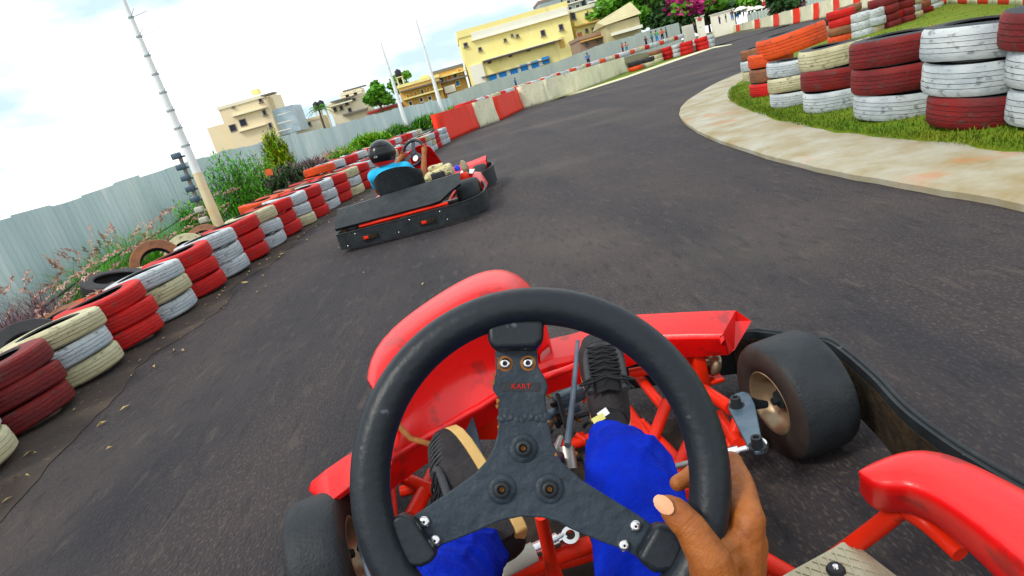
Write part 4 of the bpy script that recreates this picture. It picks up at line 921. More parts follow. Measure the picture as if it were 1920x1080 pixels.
# front wheels
def kart_wheel(parent,c,ang,R=.15,Wd=.20,off=None,rimr=.083,face=-1):
    """axis X; face=-1: open rim faces -X"""
    M=Matrix.Translation(c)@Matrix.Rotation(ang,4,'Z')@Matrix.Rotation(PI/2,4,'Y')
    if face>0: M=M@Matrix.Rotation(PI,4,'X')
    h=Wd/2; mk=lambda mb,n,m,p: kp(mb,n,m,p,off)
    mb=MB(); pr=[(rimr,-h*.80),(rimr+.006,-h*.92),(R*.72,-h*.99),(R*.86,-h*.97),(R*.95,-h*.86),(R*.992,-h*.70),(R*1.0,-h*.3),(R*1.0,h*.3),(R*.992,h*.70),(R*.95,h*.86),(R*.86,h*.97),(R*.70,h*.98),(rimr+.006,h*.9),(rimr,h*.8),(rimr-.004,0)]
    mb.lathe(pr,56,M,mis=[1,1,1,1,0,0,0,0,0,1,1,1,1,1,1],closed=True); w_=thing_part('front_wheel',parent)
    t=mk(mb,'tyre',['slick','sidewall'],w_)
    mb=MB(); mb.lathe([(rimr+.006,-h*.90),(rimr+.003,-h*.93),(rimr-.004,-h*.88),(rimr-.012,-h*.5),(rimr*.62,-h*.34),(rimr*.40,-h*.32),(rimr*.40,-h*.30),(rimr*.38,-h*.1),(rimr-.008,h*.3),(rimr-.002,h*.9),(rimr+.006,h*.9)],40,M); mk(mb,'rim','rim_gold',w_)
    mb=MB(); mb.lathe([(0,-h*.78),(.010,-h*.78),(.012,-h*.6),(.024,-h*.58),(.026,-h*.34),(.04,-h*.32)],20,M); mk(mb,'hub','black_plastic',w_)
    for k in range(3):
        a=k*2.1+.4; mb=MB(); mb.lathe([(0,-h*.42),(.007,-h*.42),(.007,-h*.3)],6,M@Matrix.Translation((.036*math.cos(a),.036*math.sin(a),0))); mk(mb,'wheel_nut','steel',w_)
    return w_
def thing_part(name,parent):
    o=bpy.data.objects.new(name,None); COL.objects.link(o); o.parent=parent; o.empty_display_size=.05; return o
WA=.13
axis=V((math.cos(WA),math.sin(WA),0))
cr_=G(1437,758,.155); kart_wheel(kart,cr_+axis*.083,WA,R=.162,Wd=.166)
cl_=V((-cr_.x+.035,cr_.y-.13,.155)); kart_wheel(kart,cl_-axis*.070,WA,R=.162,Wd=.140,face=1)
# spindle arm and tie rod
def plate_poly(pxs,z,th):
    return [(G(*q,z).x,G(*q,z).y) for q in pxs]
for side in (1,-1):
    mb=MB(); po=plate_poly([(1366,768),(1368,752),(1378,742),(1393,737),(1407,743),(1416,761),(1428,822),(1437,836),(1432,848),(1418,852),(1404,842)],.2,.008)
    if side<0: po=[(-x,y-.12) for x,y in po]
    mb.prism(po,.196,.206); o=kp(mb,'steering_arm','steel_blue'); soften(o,0,.002)
    for q,z in (((1381,760),.206),((1420,836),.206)):
        c=G(*q,z); 
        if side<0: c.x=-c.x; c.y-=.12
        mb=MB(); mb.lathe([(0,.018),(.007,.018),(.007,.024),(.012,.024),(.013,.0),(.02,.0),(.02,-.006),(0,-.006)],20,Matrix.Translation(c)); kp(mb,'king_pin_bolt','black_plastic')
    a=G(1398,752,.185); b_=cr_.copy(); 
    if side<0: a=V((-a.x,a.y-.12,a.z)); b_=cl_.copy()
    mb=MB(); mb.tube([a,a.lerp(b_,.5)+V((0,0,-.005)),b_],[.016,.014,.010],12); mb.tube([a+V((0,0,.02)),a-V((0,0,.08))],.014,12); kp(mb,'stub_axle','black_plastic')
    e=G(1421,836,.185); i_2=V((.10,1.26,.15))
    if side<0: e=V((-e.x,e.y-.12,e.z)); i_2.x*=-1
    dd=(i_2-e).normalized(); mb=MB(); mb.lathe([(.012,-.009),(.021,-.009),(.024,0),(.021,.009),(.012,.009)],20,Matrix.Translation(e),closed=True); mb.tube([e+dd*.02,e+dd*.045],[.009,.008],10); mb.tube([e+dd*.045,e+dd*.075],.014,6,smooth=False); tr=kp(mb,'rod_end','chrome')
    mb=MB(); mb.tube([e+dd*.07,i_2],.008,10); kp(mb,'tie_rod','steel')
# side pods
far_=[(1606,892),(1609,880),(1621,867),(1664,845),(1712,834),(1765,838),(1842,872),(1925,914),(2030,975)]
rid=[(1607,897),(1618,903),(1640,915),(1672,917),(1698,914),(1746,931),(1818,979),(1920,1061),(2010,1150)]
low=[(1606,922),(1612,935),(1630,965),(1660,970),(1700,968),(1740,985),(1790,1025),(1860,1095),(1940,1190)]
rF=[G(*q,.36+.015*min(i,3)/3) for i,q in enumerate(far_)]; rG=[G(*q,.355+.015*min(i,3)/3) for i,q in enumerate(rid)]; rH=[G(*q,.27) for q in low]
rI=[a+V((.10,.03,-.02)) for a in rH]; rJ=[V((p.x+.05,p.y+.03,p.z-.06)) for p in rF]
mb=MB(); rows=[rF,[a.lerp(b_,.5)+V((0,0,.012)) for a,b_ in zip(rF,rG)],[a.lerp(b_,.9)+V((0,0,.004)) for a,b_ in zip(rF,rG)],[a.lerp(b_,.12) for a,b_ in zip(rG,rH)],[a.lerp(b_,.6) for a,b_ in zip(rG,rH)],rH,rI,rJ,rF]
mb.grid(rows); mb.add([r[0] for r in rows[:-1]],[tuple(range(len(rows)-1))]); mb.add([r[-1] for r in rows[:-1]],[tuple(range(len(rows)-1))])
o=kp(mb,'side_pod','kart_red'); bm=bmesh.new(); bm.from_mesh(o.data); bmesh.ops.remove_doubles(bm,verts=bm.verts,dist=.0005); bmesh.ops.recalc_face_normals(bm,faces=bm.faces); bm.to_mesh(o.data); bm.free(); soften(o,2)
mirrored=o.data.copy(); 
for v in mirrored.vertices: v.co.x*=-1
mirrored.flip_normals(); ml=bpy.data.objects.new('side_pod',mirrored); COL.objects.link(ml); ml.parent=kart; soften(ml,2); ml.location.x=-.02
mb=MB(); mb.tube(smooth_path([G(1690,952,.27),G(1650,985,.22),G(1600,1022,.16),G(1560,1050,.10)],5),.017,12); mb.tube(smooth_path([G(1690,952,.27),G(1740,985,.25),G(1800,1040,.24)],5),.014,12); kp(mb,'pod_support','tube_red')
# diamond plate at the right
pp=[(1462,1082),(1488,1067),(1560,1028),(1578,1016),(1596,1016),(1612,1026),(1690,1086),(1640,1200),(1380,1220)]
po=[(G(*q,.17).x,G(*q,.17).y) for q in pp]
mb=MB(); mb.prism(po,.163,.169)
def inside(x,y,po):
    c=False; j=len(po)-1
    for i in range(len(po)):
        if (po[i][1]>y)!=(po[j][1]>y) and x<(po[j][0]-po[i][0])*(y-po[i][1])/(po[j][1]-po[i][1])+po[i][0]: c=not c
        j=i
    return c
x0=min(p[0] for p in po);x1=max(p[0] for p in po);y0=min(p[1] for p in po);y1=max(p[1] for p in po)
for sg in (1.05,-1.05):
    dx,dy=math.cos(sg+.25),math.sin(sg+.25)
    for k in range(-40,40):
        ox,oy=(x0+x1)/2-dy*k*.017,(y0+y1)/2+dx*k*.017; run=None
        for t in range(-60,61):
            x,y=ox+dx*t*.006,oy+dy*t*.006; ins=inside(x,y,po)
            if ins and run is None: run=t
            if (not ins or t==60) and run is not None:
                if t-run>2: m_=(run+t-1)/2; mb.box((ox+dx*m_*.006,oy+dy*m_*.006,.1697+(.0004 if sg>0 else 0)),((t-run-2)*.006,.0030,.0022),rot=Matrix.Rotation(sg+.25,3,'Z'))
                run=None
dp=kp(mb,'tread_plate','diamond')
c=G(1567,1068,.172); mb=MB(); mb.lathe([(0,.006),(.013,.006),(.016,.0),(.016,-.003)],24,Matrix.Translation(c)); wq=kp(mb,'washer','rubber',dp); mb=MB(); mb.lathe([(0,.008),(.0045,.009),(.006,.006)],12,Matrix.Translation(c)); kp(mb,'screw','chrome',dp)
# seat shell of the own kart (below and behind the camera)
mb=MB(); rows=[]
for k in range(8):
    f=k/7; y=.22-.42*f; z=.09+.02*f+.46*max(0,f-.45)**1.3*2; rows.append([V((.24*math.sin(t*1.35)*(1+.1*f),y-(.06*f*math.cos(t*1.2)),z+.14*(1-math.cos(t*1.35)))) for t in [(-1+2*j/10) for j in range(11)]])
mb.grid(rows,thick=.006); kp(mb,'seat','black_plastic')
# steering wheel
cpx=(1010,886); DW=.59
cW=C(*cpx,DW); nW=-(ray(*cpx).normalized()*.75+FW*.25).normalized(); uW=(RT-nW*RT.dot(nW)).normalized(); vW=nW.cross(uW)
MW=Matrix((uW,vW,nW)).transposed()
def WL(px,py,off=0):
    d=ray(px,py); o0=cW+nW*off; t=(o0-EYE).dot(nW)/d.dot(nW); q=EYE+d*t-cW; return (q.dot(uW),q.dot(vW))
M4=Matrix.Translation(cW)@MW.to_4x4()
sw=thing_part('steering_wheel',kart)
kk=DW/FP
mb=MB(); Rm=318*kk; rt=37.5*kk
pts=[]
for k in range(96):
    a=2*PI*k/96; pts.append(M4@V((Rm*math.cos(a),Rm*math.sin(a)*1.0,0)))
mb.tube(pts,rt,24,closed=True); gr_=kp(mb,'rim_grip','grip',sw)
OFF=-.012
outl=[(928,656),(1007,652),(1009,687),(1022,708),(1028,726),(1022,744),(1027,780),(1037,830),(1053,866),(1090,900),(1143,933),(1200,968),(1226,986),(1206,1052),(1177,1034),(1127,1016),(1070,992),(1045,978),(1017,971),(977,969),(937,977),(893,997),(827,1023),(808,1044),(772,968),(777,966),(860,910),(890,888),(913,863),(926,838),(933,813),(935,747),(924,732),(923,720),(930,700),(929,687)]
mb=MB(); poly=[WL(*q,OFF) for q in outl]; mb.prism(poly,OFF-.005,OFF,M4); o=kp(mb,'spoke_plate',['plate'],sw); soften(o,0,.0015)
# raised weld bead and centre disc plate
mb=MB()
for k in range(26):
    f=k/25; q=WL(938+88*f,784+3*math.sin(k*1.7),OFF); r=.0036+.0012*math.sin(k*2.3); mb.lathe([(0,r*.32),(r*.7,r*.24),(r,0)],8,M4@Matrix.Translation((q[0],q[1],OFF-.0005)))
kp(mb,'weld_bead','plate',sw)
mb=MB(); q=WL(984,890,OFF); mb.lathe([(0,-.0100),(.030,-.0100),(.030,-.014),(.018,-.016),(.018,-.05),(0,-.05)],32,M4@Matrix.Translation((q[0],q[1],OFF))); kp(mb,'hub','black_plastic',sw)
for (px,py) in ((981,840),(941,917),(1030,916)):
    q=WL(px,py,OFF); Mq=M4@Matrix.Translation((q[0],q[1],OFF)); s=kk
    mb=MB(); mb.lathe([(0,.004),(17*s,.004),(18*s,.0025),(26*s,.0022),(28*s,.0)],32,Mq); b1_=kp(mb,'bolt','plate',sw)
    mb=MB(); mb.lathe([(8*s,.0095),(13.5*s,.0095),(15.5*s,.008),(15.5*s,.003)],24,Mq); mb.lathe([(8*s,.0095),(8*s,.004),(0,.004)],6,Mq,smooth=False); kp(mb,'bolt_head','black_plastic',b1_)
    mb=MB(); mb.lathe([(0,.0047),(5.5*s,.0045)],6,Mq); kp(mb,'socket_rust','rust',b1_)
def dome(px,py,r,off=OFF,name='screw',rusty=False,black=.45):
    q=WL(px,py,off); Mq=M4@Matrix.Translation((q[0],q[1],off)); s=kk
    mb=MB(); mb.lathe([(r*black*s,.0042),(r*.62*s,.0042),(r*.9*s,.0028),(r*s,.0005),(r*s,-.001)],20,Mq); mb.lathe([(r*black*s,.0042),(r*black*s,.001),(0,.001)],6,Mq,smooth=False); o=kp(mb,name,'chrome',sw)
    mb=MB(); mb.lathe([(0,.0016),(r*black*.95*s,.0014)],6,Mq); kp(mb,'socket','rubber',o)
    if rusty: mb=MB(); mb.lathe([(r*1.0*s,.0004),(r*1.35*s,.0004)],20,Mq); kp(mb,'rust_ring','rust',o)
dome(947,682,11.5,rusty=True,name='eye_like_screw'); dome(990,681,11.5,rusty=True,name='eye_like_screw')
for q in ((796,978),(816,1013),(1191,986),(1170,1022)): dome(*q,11.5,black=.22)
# recessed worn lettering
mb=MB(); q0=WL(942,717,OFF);q1=WL(1012,733,OFF); mb.prism([q0,(q1[0],q0[1]),q1,(q0[0],q1[1])],OFF+.0002,OFF+.0008,M4); kp(mb,'letter_slot','rubber',sw)
cu=bpy.data.curves.new('lettering','FONT'); cu.body='KART'; cu.size=.0072; cu.extrude=.0004; cu.align_x='CENTER'; cu.align_y='CENTER'; cu.space_character=1.15
to=bpy.data.objects.new('tmp',cu); COL.objects.link(to); bpy.context.view_layer.update()
me=bpy.data.meshes.new_from_object(to.evaluated_get(bpy.context.evaluated_depsgraph_get())); bpy.data.objects.remove(to)
q=WL(977,725,OFF); Mt=Matrix.Translation(-KO)@M4@Matrix.Translation((q[0],q[1],OFF+.0014)); me.transform(Mt); me.materials.clear(); me.materials.append(MATS['tyre_red']); lo_=bpy.data.objects.new('lettering',me); COL.objects.link(lo_); lo_.parent=sw
# pads between plate and grip
def pad(pxs,t0,t1):
    mb=MB(); po=[WL(*q,0) for q in pxs]; mb.prism(po,t0,t1,M4); o=kp(mb,'grip_pad','grip',sw); b=o.modifiers.new('b','BEVEL'); b.width=.006; b.segments=4; 
    for p_ in o.data.polygons: p_.use_smooth=True
    return o
pad([(914,600),(1020,600),(1019,640),(1005,655),(928,657),(915,642)],-.016,.009)
pad([(715,985),(752,962),(775,972),(819,1037),(812,1052),(790,1062),(755,1060)],-.018,.006)
pad([(1192,1046),(1228,980),(1262,985),(1290,1010),(1262,1070),(1225,1074)],-.018,.008)
# rust flecks on the plate edges
mb=MB()
for (px,py,r) in ((925,703,3),(923,717,3.4),(931,752,3.5),(930,762,3),(932,800,2),(1040,852,2.5),(1026,790,1.6),(931,672,1.5),(932,690,1.8)):
    q=WL(px+2,py,OFF); mb.prism([(q[0]+r*kk*math.cos(a)*(1+.4*math.sin(3*a+px)),q[1]+r*1.5*kk*math.sin(a)) for a in [k*PI/5 for k in range(10)]],OFF-.0003,OFF+.0006,M4)
kp(mb,'rust_patches','rust',sw)

# ------------------------------------------------------------------ own driver: right hand, legs, shoes
DO=V((0,.1,.3)); me_=thing('person','person driving the near kart, brown hand on the wheel, blue jeans, black laced shoes','person',DO)
def dp_(mb,name,mats,parent=None): return kp(mb,name,mats,parent or me_,DO)
hb=MB()
def cap(mb,a,b_,ra,rb,n=14):
    a=V(a);b_=V(b_); d=(b_-a); Ld=d.length; d.normalize()
    pts=[];rs=[]
    for k in range(5):
        t=(k/4)*PI/2; pts.append(a-d*ra*math.cos(t)); rs.append(max(ra*math.sin(t),ra*.05))
    for k in range(5):
        t=(k/4)*PI/2; pts.append(b_+d*rb*math.sin(t)); rs.append(max(rb*math.cos(t),rb*.05))
    mb.tube(pts,rs,n)
def hc(a,b_,ra,rb):   # pixel,depth capsules
    cap(hb,C(*a),C(*b_),ra*a[2]/FP,rb*b_[2]/FP)
T0=(1254,949,.555);T1=(1296,992,.545);T2=(1332,1052,.54);T3=(1352,1130,.55)
hc(T0,(1266,960,.550),22,28); hc((1266,960,.550),T1,28,32); hc(T1,T2,32,40); hc(T2,T3,41,54)
IK=(1402,975,.575)
hc(IK,(1392,915,.605),31,25); hc((1392,915,.605),(1372,868,.635),25,21); hc((1372,868,.635),(1330,868,.655),21,19); hc((1330,868,.655),(1272,905,.635),18,16)
hc((1408,1010,.585),(1404,960,.63),28,24); hc((1404,960,.63),(1372,922,.66),23,20); hc((1372,922,.66),(1300,955,.645),19,16)
hc((1408,1050,.59),(1405,1010,.64),28,23); hc((1405,1010,.64),(1365,985,.67),22,19); hc((1365,985,.67),(1285,1010,.65),19,16)
hc((1405,1090,.59),(1400,1060,.64),26,21); hc((1400,1060,.64),(1350,1050,.66),19,17); hc((1350,1050,.66),(1290,1065,.64),17,14)
W0=(1362,1230,.56)
for q,r in ((IK,33),((1408,1015,.585),31),((1408,1055,.59),30),((1400,1095,.59),28)): hc(q,(1372,1180,.575),r,50)
hc(T3,W0,52,60); hc((1372,1180,.575),W0,55,62); hc((1335,1040,.552),(1392,1005,.578),20,28); hc((1345,1060,.555),(1395,1030,.58),30,30)
wr=C(*W0); elb=V((.36,.02,.60)); cap(hb,wr,wr.lerp(elb,.4),.033,.042); cap(hb,wr.lerp(elb,.4),elb,.042,.048); cap(hb,elb,V((.25,-.12,.88)),.048,.06)
# forearm continues from the same surface: one body mesh
o=dp_(hb,'body','skin'); fuse(o,.0017,9,.5)
aT=C(*T0)-DO; bT=C(*T1)-DO; dT=(bT-aT).normalized(); eyeL=EYE-DO; me=o.data
iA=C(*IK)-DO; iB=C(1392,915,.605)-DO; dI=(iB-iA).normalized(); webc=C(1362,1030,.535)-DO
def hand_skin(p,nr):
    q=p-aT; t=q.dot(dT); rad=(q-dT*t).length; dsp=0
    if rad<.022:
        for t0,dp__,wd_ in ((.0215,.0009,.0007),(.0245,.0011,.0007),(.0275,.0008,.0006),(.0305,.0005,.0006)):
            tt_=t0+.0012*math.sin(rad*300); dsp-=dp__*math.exp(-((t-tt_)/wd_)**2)*(1 if (eyeL-p).dot(nr)>0 else 0)
    q=p-iB; 
    if q.length<.03:
        t=q.dot(dI)
        for t0 in (-.002,.001,.004): dsp-=.0006*math.exp(-((t-t0)/.0006)**2)
    dsp+=.0009*noise.noise(p*55)+.0004*noise.noise(p*170)
    return p+nr*dsp
reshape(me,hand_skin)
print('hand faces',len(o.data.polygons))
# nail
mb=MB(); c=C(1245,947,.5385); ez=(EYE-c).normalized(); tx=(C(1251,948,.555)-C(1292,985,.545)).normalized(); ty=ez.cross(tx).normalized(); tx=ty.cross(ez)
Mn=Matrix((tx,ty,ez)).transposed()
gn=[]
for i in range(7):
    r=[]
    for j in range(7):
        a=(i/6-.5)*2; b_=(j/6-.5)*2; rr=max(abs(a),abs(b_)); k=math.hypot(a,b_); s_=rr/k if k>0 else 0
        x,y=a*s_*.0092+ (0.001 if a>0 else 0),b_*s_*.0064; r.append(c+Mn@V((x,y,-.20*x*x*50-60*y*y)))
    gn.append(r)
mb.grid(gn,thick=-.0012); dp_(mb,'thumb_nail','nail')
# legs: jeans as one garment
jb=MB()
def jc(a,b_,ra,rb): cap(jb,a,b_,ra,rb,20)
RA=C(1146,832,1.23); RM=C(1180,890,1.05); RK=C(1222,1090,.86)
jc(RA,RM,.050,.076); jc(RM,RK,.076,.082); jc(RK,V((.16,.0,.30)),.084,.10)
LA=C(900,1035,1.17); LM=C(855,1085,1.02); LK=C(800,1160,.84)
jc(LA,LM,.052,.070); jc(LM,LK,.070,.080); jc(LK,V((-.16,.0,.30)),.084,.10); jc(V((-.12,-.03,.28)),V((.12,-.03,.28)),.12,.12)
for i,v in enumerate(jb.v):
    p=V(v); nn=noise.noise(p*7); jb.v[i]=tuple(p+V((nn*.004,nn*.003,0)))
o=dp_(jb,'trousers','denim'); fuse(o,.0045,4,.5)
def denim_folds(p,nr):
    q=V((p.x*3.2,p.y*7.5,p.z*7.5)); q+=V((noise.noise(p*7),noise.noise(p*7+V((3,1,2))),noise.noise(p*7+V((8,4,1)))))*1.1
    rd=(1-abs(noise.noise(q*1.15))*2.2); rd2=(1-abs(noise.noise(q*2.4+V((5,5,5))))*2.2)
    return p+nr*(.0075*max(rd,0)**2.2+.0010*max(rd2,0)**3-.003)
reshape(o.data,denim_folds)
sm_=o.modifiers.new('s','SMOOTH'); sm_.iterations=2
from mathutils.bvhtree import BVHTree
bv_=BVHTree.FromPolygons([v.co.copy() for v in o.data.vertices],[tuple(p.vertices) for p in o.data.polygons]); sm_t=MB()
for pts_,dr_ in (([RA,RM,RK],RT*.55-FW*.8),([LA,LM,LK],-RT*.1-FW*1.0)):
    for off_ in (-.0028,.0028):
        ln=[]
        for p in smooth_path(pts_,14)[3:]:
            h_=bv_.ray_cast(p-DO+UP*off_+RT*off_,dr_.normalized())
            if h_[0] is not None: ln.append(h_[0]+DO+h_[1]*.0006)
        if len(ln)>3: sm_t.tube(ln,.0016,6)
dp_(sm_t,'side_seam','denim_thread',o)
hm=MB()
for a,b_,r in ((RA,RM,.054),(LA,LM,.056)):
    d=(a-b_).normalized(); q=a+d*.018; ax=d.to_track_quat('Z','Y').to_matrix().to_4x4(); hm.lathe([(r,-.015),(r+.003,0),(r,.014),(r-.006,.016),(r-.008,.0)],28,Matrix.Translation(q)@ax)
# torso left out: the camera is worn on the helmet
def shoe(heel,toe,up,label=None):
    y=(toe-heel); Ld=y.length; y.normalize(); x=y.cross(up).normalized(); z=x.cross(y); M=Matrix.Translation(heel)@Matrix((x,y,z)).transposed().to_4x4()
    S=[(0,.034,.062),(.06,.042,.078),(.18,.046,.090),(.32,.048,.090),(.46,.051,.082),(.60,.056,.072),(.74,.058,.060),(.86,.052,.048),(.95,.038,.034),(1.0,.018,.022)]
    up_=MB(); rows=[]
    for f,wd,ht in S:
        r=[]
        for j in range(17):
            a=PI*j/16; r.append(M@V((wd*1.02*math.cos(a)**1 if True else 0,f*Ld,.016+ht*math.sin(a)**.75)))
        rows.append(r)
    up_.grid(rows); up_.add(rows[0],[tuple(range(17))]); up_.add(rows[-1],[tuple(range(17))])
    o=dp_(up_,'shoe','shoe'); soften(o,1)
    so_=MB(); L_=[M@V((wd*1.12,f*Ld,zz)) for zz in (-.006,.018) for f,wd,ht in S]
    n=len(S); ring=[(wd*.99,f*Ld) for f,wd,_ in S]+[(-wd*.99,f*Ld) for f,wd,_ in S[::-1]]; so_.prism(ring,-.014,.015,M); q=dp_(so_,'sole','sole',o); soften(q,0,.004)
    rb=MB()
    for k in range(7):
        f=.70+.035*k; wd_=.050-.05*max(0,f-.80); hh=.068-.13*max(0,f-.72)
        rb.tube([M@V((wd_*math.cos(a),f*Ld,.017+hh*max(0,math.sin(a))**.75)) for a in [PI*(.12+.76*j/8) for j in range(9)]],.0028,6)
    dp_(rb,'toe_ribs','shoe_trim',o)
    hz=lambda f: .109-.075*max(0,f-.34)
    tg=MB(); rows=[]
    for f in (.08,.2,.32,.44,.56,.66): rows.append([M@V((xx,f*Ld,hz(f)+.004-abs(xx)*.35)) for xx in (-.024,-.012,0,.012,.024)])
    tg.grid(rows,thick=.003); dp_(tg,'tongue','lace',o)
    bd=MB(); bd.tube(smooth_path([M@V((x_,f*Ld,hz(f)-.006)) for x_,f in ((-.038,.10),(-.039,.3),(-.038,.48),(-.028,.64),(0,.69),(.028,.64),(.038,.48),(.039,.3),(.038,.10))],6),.0085,10); dp_(bd,'eyelet_border','shoe_trim',o)
    lc=MB()
    for k in range(6):
        f=.20+.075*k; w_=.033
        lc.tube([M@V((-w_,f*Ld,hz(f)+.003)),M@V((0,(f+.01)*Ld,hz(f)+.012)),M@V((w_,(f+.055)*Ld,hz(f)+.001))],.0026,6); lc.tube([M@V((w_,f*Ld,hz(f)+.003)),M@V((0,(f+.01)*Ld,hz(f)+.011)),M@V((-w_,(f+.055)*Ld,hz(f)+.001))],.0026,6)
    for s in (-1,1): lc.tube(smooth_path([M@V((0,.18*Ld,.124)),M@V((s*.03,.10*Ld,.137)),M@V((s*.06,.15*Ld,.115)),M@V((s*.03,.19*Ld,.120)),M@V((s*.055,.08*Ld,.11))],5),.0028,6)
    dp_(lc,'laces','lace',o); return o,M,Ld
o,M,Ld=shoe(C(1150,812,1.36),C(1122,645,1.60),(EYE-C(1130,740,1.4)).normalized()+UP*.2)
mb=MB(); q=C(1131,775,1.235); mb.box(q,(.022,.014,.004),rot=MW@Matrix.Rotation(.6,3,'Z')); dp_(mb,'tag','label_white',o); mb=MB(); mb.box(C(1122,785,1.232),(.026,.013,.004),rot=MW@Matrix.Rotation(.5,3,'Z')); dp_(mb,'tag','label_yellow',o)
o,M,Ld=shoe(C(975,1015,1.20),C(838,812,1.42),(-FW*.62-RT*.70-UP*.25).normalized())
# ankle socks
mb=MB(); cap(mb,RA,C(1143,800,1.30),.042,.040); dp_(mb,'sock','lace'); mb=MB(); cap(mb,LA,C(950,1010,1.22),.042,.040); dp_(mb,'sock','lace')

# ------------------------------------------------------------------ the other kart
K2=V((-.80,5.98,0)); Y2=-.10
k2=thing('go_kart','other go kart ahead on the left, black rear bumper and red nose','go kart',K2,Y2)
T2=tloc(k2); T2i=T2.inverted()
def k2p(mb,name,mats,parent=None): return part(mb,name,mats,parent or k2)
mb=MB()
pts=[(-.60,2.42),(-.74,2.28),(-.79,2.0),(-.76,1.65),(-.68,1.42),(-.70,1.15),(-.77,.8),(-.78,.3),(-.76,.06),(-.70,0),(-.35,-.02),(0,-.03),(.4,-.01),(.62,.05),(.74,.22),(.77,.5),(.74,.85),(.66,1.12),(.62,1.28),(.68,1.40),(.77,1.62),(.80,1.95),(.76,2.25),(.62,2.42)]
strip(mb,[(x,y,0) for x,y in pts],[(.06,.24),(.05,.24),(.05,.2),(.035,.2),(.035,.2),(.04,.22),(.06,.27),(.06,.27)],th=-.014,n=4); gd=k2p(mb,'guard_band','black_plastic')
for x in (-.42,.18):
    mb=MB(); mb.box((x,-.036,.11),(.16,.012,.045),bev=.005); s_=k2p(mb,'slot','mud',gd); mb=MB(); mb.box((x-.03,-.041,.11),(.05,.01,.03),bev=.004); k2p(mb,'slot_tube','tube_red',s_)
for i,(x,z) in enumerate([(-.66,.07),(-.55,.17),(-.12,.08),(.02,.17),(.33,.175),(.38,.08)]):
    mb=MB(); mb.lathe([(0,.006),(.005,.005),(.007,0)],10,Matrix.Translation((x,-.04+ (.02 if abs(x)>.45 else 0),z))@Matrix.Rotation(PI/2,4,'X')); k2p(mb,'bolt','chrome',gd)
mb=MB(); rows=[]
for k in range(13):
    f=k/12; x=-.74+1.32*f; e=sm(0,.08,f); tp=sm(.80,1.0,f)
    w1=.006*math.sin(k*1.9); rows.append([V((x,.035+.10*tp,.232+.11*tp)),V((x,.0+.10*tp+w1,.262+.10*tp)),V((x,.012+.09*tp+w1,.272+.09*tp)),V((x,.15,.345+.03*f+w1)),V((x,.285,.41+.04*f)),V((x,.33,.41+.04*f))])
mb.ang=R_(24); mb.grid(rows,thick=.006); k2p(mb,'rear_deck','black_plastic')
mb=MB(); mb.tube([(-.50,.03,.222),(.42,.03,.222)],.017,10); mb.tube([(-.35,.05,.2),(-.3,.5,.12),(-.3,1.9,.12)],.017,8); mb.tube([(.35,.05,.2),(.3,.5,.12),(.3,1.9,.12)],.017,8); mb.tube([(-.3,1.9,.12),(.3,1.9,.12)],.017,8)
mb.tube([(.33,.9,.12),(.60,1.0,.16),(.60,1.4,.16),(.33,1.5,.12)],.014,8); mb.tube([(-.33,.9,.12),(-.60,1.0,.16),(-.60,1.4,.16),(-.33,1.5,.12)],.014,8); k2p(mb,'frame','tube_red')
mb=MB(); mb.box((0,1.25,.085),(.60,1.3,.01)); k2p(mb,'floor_pan','floor_dark')
mb=MB(); mb.tube([(-.66,.46,.17),(.66,.46,.17)],.02,12); k2p(mb,'rear_axle','steel')
def kw2(x,y,R,Wd,name):
    M=Matrix.Translation((x,y,R))@Matrix.Rotation(PI/2 if x>0 else -PI/2,4,'Y'); h=Wd/2; w_=thing_part(name,k2); r_=R*.52
    mb=MB(); mb.lathe([(r_,-h*.8),(R*.72,-h*.99),(R*.95,-h*.84),(R,-h*.5),(R,h*.5),(R*.95,h*.84),(R*.72,h*.99),(r_,h*.8),(r_-.006,0)],36,M,mis=[1,1,0,0,0,1,1,1,1],closed=True); k2p(mb,'tyre',['slick','sidewall'],w_)
    mb=MB(); mb.lathe([(r_+.004,h*.82),(r_,h*.86),(r_-.01,h*.4),(r_*.5,h*.25),(0,h*.3)],28,M); k2p(mb,'rim','rim_gold',w_)
kw2(.60,.48,.175,.25,'rear_wheel'); kw2(-.60,.48,.175,.25,'rear_wheel'); kw2(.62,2.0,.155,.18,'front_wheel'); kw2(-.62,2.0,.155,.18,'front_wheel')
# seat
sc_=-.10
mb=MB(); rows=[]
for k in range(10):
    f=k/9; z=.22+.44*f; wd=.22+.04*math.sin(f*2.2)
    rows.append([V((sc_+wd*math.sin(t*1.5),.50-.10*f+.17*(1-math.cos(t*1.35)),z-(.05*abs(t)**3 if k==9 else 0)-(.10*t*t if f>.8 else 0)*(f-.8)*5)) for t in [(-1+2*j/14) for j in range(15)]])
mb.grid(rows,thick=.008); mb.grid([[V((sc_+.21*t,y,.20+.06*t*t)) for t in (-1,-.5,0,.5,1)] for y in (.46,.6,.8,.95)],thick=.008); st_=k2p(mb,'seat','black_plastic')
mb=MB(); mb.box((sc_+.06,.470,.40),(.05,.008,.018),rot=Matrix.Rotation(-.3,3,'Y'),bev=.003); k2p(mb,'seat_tag','sole',st_)
